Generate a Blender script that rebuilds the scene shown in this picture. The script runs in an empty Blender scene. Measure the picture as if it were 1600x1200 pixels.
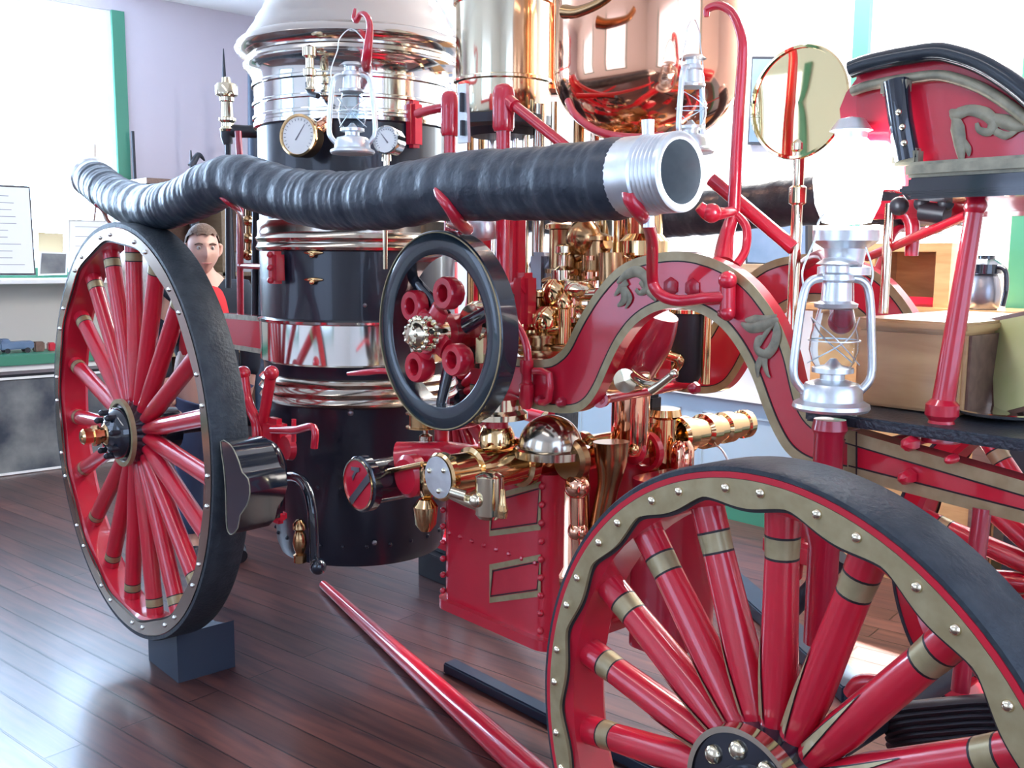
import bpy, bmesh, math, random
from mathutils import Vector, Matrix
random.seed(7)
S = bpy.context.scene
COL = S.collection
PI = math.pi
V = Vector

# ------------------------------------------------------------ camera
CAM = V((3.5785, -1.3016, 1.539)); FPX = 1533.0
_yaw, _pit, _rol = -.8395, .1297, .0077
_F = V((math.sin(_yaw)*math.cos(_pit), math.cos(_yaw)*math.cos(_pit), -math.sin(_pit)))
_R = _F.cross(V((0, 0, 1))).normalized(); _U = _R.cross(_F)
_c, _s = math.cos(_rol), math.sin(_rol)
_R, _U = _c*_R+_s*_U, -_s*_R+_c*_U
cd = bpy.data.cameras.new('camera'); cam = bpy.data.objects.new('camera', cd); COL.objects.link(cam)
cd.sensor_width = 36; cd.lens = 36*FPX/1600; cd.clip_start = .05
M = Matrix((_R, _U, -_F)).transposed().to_4x4(); M.translation = CAM
cam.matrix_world = M; S.camera = cam

def P(px, py, X=None, Y=None, Z=None):
    """world point seen at a pixel of the photo on the plane X=, Y= or Z="""
    d = _F+_R*((px-800)/FPX)-_U*((py-600)/FPX)
    a, v = (0, X) if X is not None else (1, Y) if Y is not None else (2, Z)
    return CAM+d*((v-CAM[a])/d[a])

# ------------------------------------------------------------ world, exposure
w = bpy.data.worlds.new('world'); S.world = w; w.use_nodes = True
bg = w.node_tree.nodes['Background']; bg.inputs[0].default_value = (.75, .87, 1, 1); bg.inputs[1].default_value = .6
S.view_settings.view_transform = 'Standard'; S.view_settings.look = 'None'
S.view_settings.gamma = 1; S.view_settings.use_curve_mapping = False
S.view_settings.exposure = 0.15

def area(name, loc, rot, sx, sy, power, col):
    l = bpy.data.lights.new(name, 'AREA'); l.shape = 'RECTANGLE'; l.size = sx; l.size_y = sy; l.energy = power; l.color = col
    o = bpy.data.objects.new(name, l); COL.objects.link(o); o.location = loc; o.rotation_euler = rot
    return o
sl = bpy.data.lights.new('sun', 'SUN'); sl.energy = 70; sl.angle = .02; sl.color = (1, .95, .86)
sun = bpy.data.objects.new('sun', sl); COL.objects.link(sun); sun.rotation_euler = V((.45, -.90, -1.62)).to_track_quat('-Z', 'Y').to_euler()
area('ceiling_fill', (1.2, 2.55, 3.45), (0, 0, 0), 3.0, .25, 230, (1, .95, .88))  # added fill lamp, whitens the back wall
area('ceiling_fill', (1.5, -1.2, 3.45), (0, 0, 0), 3.0, .25, 10, (.85, .9, 1))  # added dim bluish fill over the near side

# ------------------------------------------------------------ materials
MAT = {}
def mat(name, col, rough=.5, metal=0, coat=0, emit=0, noise=None, bump=0, bscale=60, trans=0, ior=1.45, alpha=1, spec=.5):
    m = bpy.data.materials.new(name); m.use_nodes = True; n = m.node_tree; b = n.nodes['Principled BSDF']
    b.inputs['Base Color'].default_value = (*col, 1); b.inputs['Roughness'].default_value = rough
    b.inputs['Metallic'].default_value = metal; b.inputs['Coat Weight'].default_value = coat
    b.inputs['Coat Roughness'].default_value = .06
    b.inputs['Specular IOR Level'].default_value = spec
    b.inputs['Transmission Weight'].default_value = trans; b.inputs['IOR'].default_value = ior; b.inputs['Alpha'].default_value = alpha
    if emit: b.inputs['Emission Color'].default_value = (*col, 1); b.inputs['Emission Strength'].default_value = emit
    if noise or bump:
        tc = n.nodes.new('ShaderNodeTexCoord')
        t = n.nodes.new('ShaderNodeTexNoise'); t.inputs['Scale'].default_value = bscale if not noise else noise[0]; t.inputs['Detail'].default_value = 6
        n.links.new(tc.outputs['Object'], t.inputs['Vector'])
        if noise:
            r = n.nodes.new('ShaderNodeValToRGB'); r.color_ramp.elements[0].position = .35; r.color_ramp.elements[1].position = .68
            r.color_ramp.elements[0].color = (*col, 1); r.color_ramp.elements[1].color = (*noise[1], 1)
            n.links.new(t.outputs['Fac'], r.inputs['Fac']); n.links.new(r.outputs['Color'], b.inputs['Base Color'])
        if bump:
            t2 = n.nodes.new('ShaderNodeTexNoise'); t2.inputs['Scale'].default_value = bscale; n.links.new(tc.outputs['Object'], t2.inputs['Vector'])
            bp = n.nodes.new('ShaderNodeBump'); bp.inputs['Strength'].default_value = bump; bp.inputs['Distance'].default_value = .01
            n.links.new(t2.outputs['Fac'], bp.inputs['Height']); n.links.new(bp.outputs['Normal'], b.inputs['Normal'])
    MAT[name] = m; return m
RED = mat('red_enamel', (.60, .012, .035), .28, 0, .9, noise=(4, (.50, .009, .03)))
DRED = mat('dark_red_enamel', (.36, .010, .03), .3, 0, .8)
GOLD = mat('gold_leaf', (.34, .27, .14), .42, .35, .2, noise=(30, (.42, .35, .20)))
GREYG = mat('scroll_leaf', (.34, .31, .22), .45, .3, noise=(40, (.20, .19, .14)))
BLACK = mat('black_enamel', (.008, .012, .022), .12, 0, 1)  # blue lift of the black materials is haze put into the colour
LINE = mat('black_pinstripe', (.02, .012, .015), .5)
TIRE = mat('black_rubber', (.018, .026, .036), .5, noise=(25, (.035, .045, .055)), bump=.25, bscale=90)
HOSEM = mat('hose_rubber', (.016, .024, .038), .38, noise=(18, (.05, .06, .075)), bump=.2, bscale=55)
BOILER = mat('boiler_black', (.010, .014, .026), .30, 0, .3)
BRASS = mat('polished_brass', (.80, .54, .27), .10, 1)
PBRASS = mat('pale_brass', (.80, .72, .54), .12, 1)
COPPER = mat('polished_copper', (.93, .50, .33), .09, 1)
BRONZE = mat('aged_bronze', (.42, .25, .12), .22, 1)
NICKEL = mat('polished_nickel', (.78, .78, .76), .10, 1)
NBRASS = mat('tarnished_nickel_band', (.52, .46, .38), .16, 1)
STEEL = mat('galvanised_steel', (.85, .89, .90), .33, .85, noise=(22, (.70, .74, .76)))
IRON = mat('dark_iron', (.03, .032, .04), .4, .3)
GREYM = mat('grey_steel', (.30, .30, .33), .3, .9)
GLASS = mat('clear_glass', (.9, .97, 1), .02, trans=1, ior=1.15)
WHITE = mat('white_paint', (.82, .80, .80), .6, bump=.05, bscale=30)
WALLG = mat('lavender_plaster', (.56, .50, .55), .7, bump=.08, bscale=20)
WAINS = mat('pale_blue_paint', (.36, .48, .58), .5)
GREEN = mat('green_paint', (.05, .22, .14), .45)
TAN = mat('tan_card', (.62, .50, .30), .7)
PAPER = mat('paper', (.80, .80, .78), .7)
INK = mat('ink', (.25, .25, .28), .7)
CREAM = mat('cream_panel', (.55, .52, .48), .7)
SKIN = mat('skin', (.55, .33, .26), .5)
HAIR = mat('brown_hair', (.14, .09, .065), .7, bump=.6, bscale=90)
CLOTHR = mat('red_cloth', (.50, .02, .03), .8)
CLOTHD = mat('navy_cloth', (.012, .02, .035), .8)
JEANS = mat('denim', (.05, .08, .16), .8)
def pane_mat(name, col, st):
    m = bpy.data.materials.new(name); m.use_nodes = True; n = m.node_tree; n.nodes.clear()
    e = n.nodes.new('ShaderNodeEmission'); e.inputs[0].default_value = (*col, 1); e.inputs[1].default_value = st
    t = n.nodes.new('ShaderNodeBsdfTransparent'); a = n.nodes.new('ShaderNodeAddShader'); o = n.nodes.new('ShaderNodeOutputMaterial')
    n.links.new(e.outputs[0], a.inputs[0]); n.links.new(t.outputs[0], a.inputs[1]); n.links.new(a.outputs[0], o.inputs[0]); return m
WINDOW = pane_mat('daylit_glass', (.52, .72, 1), 10)
SUNNY = pane_mat('sunny_glass', (.85, .93, 1), 8)
SHADE = pane_mat('shaded_glass', (.50, .66, 1), 1.6)
GLINT = mat('glint_glow', (.88, .95, 1), .3, emit=22)  # glow stands in for a bright reflection on the engine
FILL = mat('fill_tube', (1, .95, .88), .3, emit=5)  # glowing tubes of the added fill fittings
YEL = mat('yellow_green_sheet', (.52, .55, .24), .5, noise=(9, (.62, .62, .34)))
BLUEP = mat('blue_grey_print', (.10, .16, .26), .4, noise=(5, (.16, .22, .34)))

def wood(name, c1, c2, plank=None, rough=.25, scale=(1, 12, 12), rot=0, coat=.3, gap=(.004, .003, .004)):
    m = bpy.data.materials.new(name); m.use_nodes = True; n = m.node_tree; b = n.nodes['Principled BSDF']
    N = n.nodes.new; L = n.links.new
    tc = N('ShaderNodeTexCoord'); mp = N('ShaderNodeMapping'); mp.inputs['Rotation'].default_value[2] = rot
    L(tc.outputs['Object'], mp.inputs['Vector'])
    m2 = N('ShaderNodeMapping'); m2.inputs['Scale'].default_value = scale; L(mp.outputs['Vector'], m2.inputs['Vector'])
    t = N('ShaderNodeTexNoise'); t.inputs['Scale'].default_value = 3; t.inputs['Detail'].default_value = 8; t.inputs['Distortion'].default_value = .6
    L(m2.outputs['Vector'], t.inputs['Vector'])
    r = N('ShaderNodeValToRGB'); r.color_ramp.elements[0].position = .3; r.color_ramp.elements[1].position = .72
    r.color_ramp.elements[0].color = (*c1, 1); r.color_ramp.elements[1].color = (*c2, 1); L(t.outputs['Fac'], r.inputs['Fac'])
    b.inputs['Roughness'].default_value = rough; b.inputs['Coat Weight'].default_value = coat; b.inputs['Coat Roughness'].default_value = .12
    out = r.outputs['Color']
    if plank:
        br = N('ShaderNodeTexBrick'); br.inputs['Scale'].default_value = 1; br.inputs['Brick Width'].default_value = plank[0]; br.inputs['Row Height'].default_value = plank[1]
        br.inputs['Mortar Size'].default_value = .0034; br.inputs['Mortar Smooth'].default_value = .3
        br.inputs['Color1'].default_value = (.75, .75, .75, 1); br.inputs['Color2'].default_value = (1.25, 1.2, 1.2, 1); br.inputs['Mortar'].default_value = (.12, .12, .14, 1)
        L(mp.outputs['Vector'], br.inputs['Vector'])
        mx = N('ShaderNodeMix'); mx.data_type = 'RGBA'; mx.blend_type = 'MULTIPLY'; mx.inputs[0].default_value = 1
        L(out, mx.inputs[6]); L(br.outputs['Color'], mx.inputs[7]); out = mx.outputs[2]
        bp = N('ShaderNodeBump'); bp.inputs['Strength'].default_value = .7; bp.inputs['Distance'].default_value = .005; bp.invert = True
        L(br.outputs['Fac'], bp.inputs['Height'])
        t3 = N('ShaderNodeTexNoise'); t3.inputs['Scale'].default_value = 1.6; L(mp.outputs['Vector'], t3.inputs['Vector'])
        b2 = N('ShaderNodeBump'); b2.inputs['Strength'].default_value = .25; b2.inputs['Distance'].default_value = .02
        L(t3.outputs['Fac'], b2.inputs['Height']); L(bp.outputs['Normal'], b2.inputs['Normal']); L(b2.outputs['Normal'], b.inputs['Normal'])
    L(out, b.inputs['Base Color']); MAT[name] = m; return m
FLOORM = wood('dark_stained_boards', (.030, .013, .016), (.12, .045, .034), plank=(3.2, .125), rough=.31, rot=math.radians(-9), coat=.12, scale=(.8, 9, 9))
DESKW = wood('oak_wood', (.42, .22, .09), (.62, .38, .18), rough=.3, scale=(1.2, 1, 7))
SHELFW = wood('light_pine', (.30, .20, .11), (.42, .30, .18), rough=.5)
BROWNW = wood('brown_wood', (.12, .06, .045), (.2, .11, .08), rough=.5)

def hose_mat():
    m = MAT['hose_rubber']; n = m.node_tree; return m

# ------------------------------------------------------------ mesh builder
class MB:
    def __init__(s): s.v = []; s.f = []; s.m = []
    def add(s, vs, fs, m=0):
        k = len(s.v); s.v += [V(a) for a in vs]; s.f += [[i+k for i in f] for f in fs]; s.m += [m]*len(fs); return s
    def box(s, c, d, m=0, rot=None):
        x, y, z = [a/2 for a in d]; c = V(c)
        vs = [V((i*x, j*y, k*z)) for i in (-1, 1) for j in (-1, 1) for k in (-1, 1)]
        if rot is not None: vs = [rot @ a for a in vs]
        return s.add([c+a for a in vs], [(0, 1, 3, 2), (4, 6, 7, 5), (0, 4, 5, 1), (2, 3, 7, 6), (0, 2, 6, 4), (1, 5, 7, 3)], m)
    def bevel_box(s, c, d, r=.006, m=0, rot=None):
        x, y, z = [a/2 for a in d]; r = min(r, x*.9, y*.9, z*.9); c = V(c)
        bm = bmesh.new(); bmesh.ops.create_cube(bm, size=1)
        for v in bm.verts: v.co = V((v.co.x*2*x, v.co.y*2*y, v.co.z*2*z))
        bmesh.ops.bevel(bm, geom=bm.edges[:], offset=r, segments=2, affect='EDGES')
        vs = [(rot @ v.co if rot is not None else v.co)+c for v in bm.verts]
        for i, v in enumerate(bm.verts): v.index = i
        s.add(vs, [[v.index for v in f.verts] for f in bm.faces], m); bm.free(); return s
    def lathe(s, prof, o=(0, 0, 0), ax=(0, 0, 1), n=48, m=0, mats=None, cap=True):
        """prof: list of (r, h) along axis"""
        o = V(o); ax = V(ax).normalized()
        a = V((1, 0, 0)) if abs(ax.x) < .9 else V((0, 1, 0)); u = ax.cross(a).normalized(); w_ = ax.cross(u)
        vs = []
        for r, h in prof:
            for i in range(n):
                t = 2*PI*i/n; vs.append(o+ax*h+(u*math.cos(t)+w_*math.sin(t))*max(r, 1e-5))
        k = len(s.v); s.v += vs
        for j in range(len(prof)-1):
            for i in range(n):
                s.f.append([k+j*n+i, k+j*n+(i+1) % n, k+(j+1)*n+(i+1) % n, k+(j+1)*n+i]); s.m.append(mats[j] if mats else m)
        if cap:
            if prof[0][0] > 1e-4: s.f.append([k+i for i in range(n)][::-1]); s.m.append(mats[0] if mats else m)
            if prof[-1][0] > 1e-4: s.f.append([k+(len(prof)-1)*n+i for i in range(n)]); s.m.append(mats[-1] if mats else m)
        return s
    def ring(s, prof, o=(0, 0, 0), ax=(0, 0, 1), n=64, m=0):
        return s.lathe(list(prof)+[prof[0]], o, ax, n, m, cap=False)
    def cyl(s, a, b, r, r2=None, n=20, m=0):
        a, b = V(a), V(b); d = b-a
        return s.lathe([(r, 0), (r if r2 is None else r2, d.length)], a, d, n, m)
    def sph(s, c, r, m=0, n=20, sc=(1, 1, 1)):
        c = V(c); k = len(s.v); h = n//2
        for j in range(h+1):
            p = PI*j/h
            for i in range(n):
                t = 2*PI*i/n; s.v.append(c+V((r*sc[0]*math.sin(p)*math.cos(t), r*sc[1]*math.sin(p)*math.sin(t), r*sc[2]*math.cos(p))))
        for j in range(h):
            for i in range(n):
                s.f.append([k+j*n+i, k+(j+1)*n+i, k+(j+1)*n+(i+1) % n, k+j*n+(i+1) % n]); s.m.append(m)
        return s
    def tube(s, pts, r, n=12, m=0, sub=6, closed=False, flat=None, cap=True):
        """smooth tube through pts; r number or list; flat=(dir, factor) squashes along dir"""
        pts = [V(p) for p in pts]
        rs = r if isinstance(r, (list, tuple)) else [r]*len(pts)
        if sub > 1 and len(pts) > 2:
            q, rr = [], []; L = len(pts)
            rng = range(L) if closed else range(L-1)
            for i in rng:
                p0 = pts[(i-1) % L] if closed or i > 0 else pts[0]; p1 = pts[i]; p2 = pts[(i+1) % L]; p3 = pts[(i+2) % L] if closed or i+2 < L else pts[-1]
                for k_ in range(sub):
                    t = k_/sub
                    q.append(.5*((2*p1)+(p2-p0)*t+(2*p0-5*p1+4*p2-p3)*t*t+(3*p1-p0-3*p2+p3)*t**3)); rr.append(rs[i]*(1-t)+rs[(i+1) % L]*t)
            if not closed: q.append(pts[-1]); rr.append(rs[-1])
            pts, rs = q, rr
        L = len(pts); k = len(s.v); up = None
        for i, p in enumerate(pts):
            d = (pts[(i+1) % L]-pts[i-1]) if closed else (pts[min(i+1, L-1)]-pts[max(i-1, 0)])
            d.normalize()
            if up is None: up = V((0, 0, 1)) if abs(d.z) < .9 else V((1, 0, 0))
            u = (up-d*up.dot(d)).normalized(); up = u; w_ = d.cross(u)
            for j in range(n):
                t = 2*PI*j/n; o = (u*math.cos(t)+w_*math.sin(t))*rs[i]
                if flat: fd = V(flat[0]); o -= fd*(o.dot(fd)*(1-flat[1]))
                s.v.append(p+o)
        for i in range(L if closed else L-1):
            for j in range(n):
                a = k+i*n; b = k+((i+1) % L)*n; s.f.append([a+j, a+(j+1) % n, b+(j+1) % n, b+j]); s.m.append(m)
        if not closed and cap: s.f.append([k+j for j in range(n)][::-1]); s.m.append(m); s.f.append([k+(L-1)*n+j for j in range(n)]); s.m.append(m)
        return s
    def prism(s, outline, d, m=0, mb=None):
        """closed outline of 3D points extruded by vector d"""
        o = [V(a) for a in outline]; d = V(d); n = len(o); k = len(s.v)
        s.v += o+[a+d for a in o]
        s.f += [[k+i for i in range(n)][::-1], [k+n+i for i in range(n)]]; s.m += [m, m]
        for i in range(n): s.f.append([k+i, k+(i+1) % n, k+n+(i+1) % n, k+n+i]); s.m.append(m if mb is None else mb)
        return s
    def strip(s, line, w0, w1, nrm, th, m=0, closed=False):
        """raised band following a polyline in a plane, from offset w0 to w1 to its left"""
        L = [V(a) for a in line]; n = len(L); nrm = V(nrm); A, B = [], []
        for i in range(n):
            t = (L[(i+1) % n]-L[i-1]) if closed else (L[min(i+1, n-1)]-L[max(i-1, 0)])
            t.normalize(); q = nrm.cross(t).normalized(); A.append(L[i]+q*w0); B.append(L[i]+q*w1)
        k = len(s.v)
        for i in range(n): s.v += [A[i], B[i], B[i]+nrm*th, A[i]+nrm*th]
        for i in range(n if closed else n-1):
            a = k+4*i; b = k+4*((i+1) % n)
            for (p, q) in ((0, 1), (1, 2), (2, 3), (3, 0)): s.f.append([a+p, a+q, b+q, b+p]); s.m.append(m)
        if not closed: s.f += [[k, k+3, k+2, k+1], [k+4*(n-1)+j for j in range(4)]]; s.m += [m, m]
        return s
    def xf(s, Mx): s.v = [Mx @ a for a in s.v]; return s
    def merge(s, o, Mx=None):
        k = len(s.v); s.v += [(Mx @ a if Mx else a) for a in o.v]; s.f += [[i+k for i in f] for f in o.f]; s.m += o.m; return s

ORG = {}
def obj(name, mb, mats, parent=None, local=False, smooth=True, sub=0):
    if not isinstance(mats, (list, tuple)): mats = [mats]
    org = ORG.get(parent, V((0, 0, 0))) if (parent is not None and not local) else V((0, 0, 0))
    if parent is None and not local:                       # thing that is one mesh: origin at its base centre
        xs = [v.x for v in mb.v]; ys = [v.y for v in mb.v]; zs = [v.z for v in mb.v]
        org = V(((min(xs)+max(xs))/2, (min(ys)+max(ys))/2, min(zs)))
    me = bpy.data.meshes.new(name); me.from_pydata([v-org for v in mb.v], [], mb.f)
    for m in mats: me.materials.append(m)
    me.polygons.foreach_set('material_index', mb.m)
    bm = bmesh.new(); bm.from_mesh(me); bmesh.ops.recalc_face_normals(bm, faces=bm.faces); bm.to_mesh(me); bm.free()
    if smooth:
        me.polygons.foreach_set('use_smooth', [True]*len(me.polygons)); me.set_sharp_from_angle(angle=math.radians(38))
    me.update()
    o = bpy.data.objects.new(name, me); COL.objects.link(o)
    if parent is not None: o.parent = parent; ORG[o] = org
    else: o.location = org; ORG[o] = org
    if sub: md = o.modifiers.new('sub', 'SUBSURF'); md.levels = sub; md.render_levels = sub
    return o
def loose(mb):
    par = list(range(len(mb.v)))
    def find(a):
        while par[a] != a: par[a] = par[par[a]]; a = par[a]
        return a
    for f in mb.f:
        r = find(f[0])
        for i in f[1:]: par[find(i)] = r
    out = {}
    for f, m in zip(mb.f, mb.m):
        k = find(f[0]); q = out.setdefault(k, (MB(), {}))
        g = []
        for i in f:
            if i not in q[1]: q[1][i] = len(q[0].v); q[0].v.append(mb.v[i])
            g.append(q[1][i])
        q[0].f.append(g); q[0].m.append(m)
    return [q[0] for q in out.values()]
def split(name, mb, m, parent, **k): return [obj(name, q, m, parent, **k) for q in loose(mb)]
def tag(o, label, cat, group=None, kind=None):
    o['label'] = label; o['category'] = cat
    if group: o['group'] = group
    if kind: o['kind'] = kind
    return o
def thing(name, label, cat, loc, group=None):
    o = bpy.data.objects.new(name, None); COL.objects.link(o); o.location = loc; ORG[o] = V(loc); o.empty_display_size = .1
    return tag(o, label, cat, group)
def struct(name, mb, m, label, cat, smooth=False):
    o = obj(name, mb, m, smooth=smooth); return tag(o, label, cat, kind='structure')
def lab(o, t): o['label'] = t; return o

# ============================================================ ROOM
X0, X1, Y0, Y1, ZC = -4.6, 5.6, -4.2, 3.5, 3.6
struct('floor', MB().box(((X0+X1)/2, (Y0+Y1)/2, -.05), (X1-X0+.4, Y1-Y0+.4, .1)), FLOORM, 'dark varnished wooden plank floor under the fire engine', 'floor')
struct('ceiling', MB().box(((X0+X1)/2, (Y0+Y1)/2, ZC+.05), (X1-X0+.4, Y1-Y0+.4, .1)), WHITE, 'white ceiling over the engine room', 'ceiling')

def holed_wall(axis, at, a0, a1, holes, th=.12):
    """wall slab made of boxes round rectangular holes (u0,u1,z0,z1)"""
    mb = MB(); us = sorted({a0, a1, *[h[0] for h in holes], *[h[1] for h in holes]})
    for u0, u1 in zip(us[:-1], us[1:]):
        um = (u0+u1)/2; hs = sorted([h for h in holes if h[0] < um < h[1]], key=lambda h: h[2]); z = 0
        segs = []
        for h in hs: segs.append((z, h[2])); z = h[3]
        segs.append((z, ZC))
        for z0, z1 in segs:
            if z1-z0 < 1e-3: continue
            c = (at, um, (z0+z1)/2) if axis == 'X' else (um, at, (z0+z1)/2)
            d = (th, u1-u0, z1-z0) if axis == 'X' else (u1-u0, th, z1-z0)
            mb.box(c, d)
    return mb
WL = (-1.6, 1.72, 1.42, 3.45)        # left window  (y0,y1,z0,z1)
WB = (.94, 1.70, 1.25, 3.3)          # back window  (x0,x1,z0,z1)
WN1, WN2 = (-2.6, -.9, .9, 3.2), (.9, 3.0, .9, 3.2)
WR = (-2.4, 1.4, .9, 3.2)
struct('wall_left', holed_wall('X', X0-.06, Y0, Y1, [WL]), WALLG, 'pale lavender plaster wall behind the left end of the engine', 'wall')
struct('wall_back', holed_wall('Y', Y1+.06, X0, X1, [WB]), WHITE, 'bright white wall behind the copper air chamber', 'wall')
struct('wall_near', holed_wall('Y', Y0-.06, X0, X1, [WN1, WN2]), WHITE, 'white wall behind the photographer', 'wall')
struct('wall_right', holed_wall('X', X1+.06, Y0, Y1, [WR]), WHITE, 'white wall beyond the front of the engine', 'wall')
def window(num, axis, at, h, inward, label, mull=2, pane=None):
    u0, u1, z0, z1 = h; mb = MB(); fr = MB()
    def bx(m, ua, ub, za, zb, off, th):
        c = (at+off, (ua+ub)/2, (za+zb)/2) if axis == 'X' else ((ua+ub)/2, at+off, (za+zb)/2)
        d = (th, ub-ua, zb-za) if axis == 'X' else (ub-ua, th, zb-za); m.box(c, d)
    t = .05
    bx(fr, u0, u0+t, z0, z1, 0, .1); bx(fr, u1-t, u1, z0, z1, 0, .1); bx(fr, u0+t, u1-t, z0, z0+t, 0, .1); bx(fr, u0+t, u1-t, z1-t, z1, 0, .1)
    if mull: bx(fr, u0+t, u1-t, (z0+z1)/2-.02, (z0+z1)/2+.02, 0, .05)
    for k in range(1, mull): u = u0+(u1-u0)*k/mull; bx(fr, u-.018, u+.018, z0+t, z1-t, 0, .05)
    o = struct('window_%d' % num, fr, WHITE, label, 'window')
    bx(mb, u0+t, u1-t, z0+t, z1-t, -inward*.03, .008)
    obj('pane', mb, pane or WINDOW, o)
    cs = MB(); g = .1 if num != 2 else .085
    for (a, b, c_, d_) in ((u0-g, u0, z0-g, z1), (u1, u1+g, z0-g, z1), (u0, u1, z0-g, z0)):
        bx(cs, a, b, c_, d_, inward*.075, .03)
    struct('trim_%d' % num, cs, GREEN, 'green painted casing round ' + label.split(' with')[0], 'trim')
window(1, 'X', X0-.06, WL, 1, 'bright window in the left wall above the text panel', mull=0)
window(2, 'Y', Y1+.06, WB, -1, 'bright window behind the driver seat', mull=0, pane=SUNNY)
window(3, 'Y', Y0-.06, WN1, 1, 'window behind the photographer nearer the rear wheel', pane=SHADE)
window(4, 'Y', Y0-.06, WN2, 1, 'window behind the photographer nearer the front wheel', pane=SHADE)
window(5, 'X', X1+.06, WR, -1, 'window in the wall beyond the front of the engine', pane=SHADE)
# wainscot, chair rail, baseboards
wz = .72
mb = MB().box(((X0+X1)/2, Y1-.012, wz/2+.07), (X1-X0, .02, wz-.14))
for k in range(10):
    x = X0+.5+k*1.02
    for (a, b) in ((x, x+.85),):
        mb.box(((a+b)/2, Y1-.026, .62), (b-a, .01, .012)); mb.box(((a+b)/2, Y1-.026, .2), (b-a, .01, .012))
        mb.box((a, Y1-.026, .41), (.012, .01, .43)); mb.box((b, Y1-.026, .41), (.012, .01, .43))
struct('trim_6', mb, WAINS, 'pale blue panelled wainscot at the foot of the back wall', 'trim')
struct('trim_7', MB().box(((X0+X1)/2, Y1-.03, .74), (X1-X0, .06, .05)), WHITE, 'white chair rail above the pale wainscot', 'trim')
struct('baseboard_back', MB().box(((X0+X1)/2, Y1-.035, .065), (X1-X0-.1, .03, .13)), GREEN, 'green baseboard under the pale wainscot', 'baseboard')
struct('baseboard_left', MB().box((X0+.015, 0, .065), (.03, Y1-Y0-.2, .13)), GREEN, 'green baseboard along the left wall', 'baseboard')
for (lx, ly) in ((1.2, 2.55), (1.5, -1.2)):  # unseen fittings added to go with the fill lamps
    t = thing('fill_fitting', 'added fluorescent fill fitting over the ' + ('desk side' if ly > 0 else 'photographer side') + ' of the room', 'ceiling light', (lx, ly, ZC-.001))
    obj('housing', MB().bevel_box((lx, ly, ZC-.04), (3.1, .3, .075)), WHITE, t)
    obj('tube', MB().cyl((lx-1.45, ly-.06, ZC-.10), (lx+1.45, ly-.06, ZC-.10), .018).cyl((lx-1.45, ly+.06, ZC-.10), (lx+1.45, ly+.06, ZC-.10), .018), FILL, t)

# ============================================================ ENGINE
E = thing('fire_engine', 'red antique horse-drawn steam fire engine with tall boiler, brass pump and spoked wheels', 'fire engine', (1.3, .8, 0))
YC = .8
def part(name, mb, m, parent=E, **k): return obj(name, mb, m, parent, **k)

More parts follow.
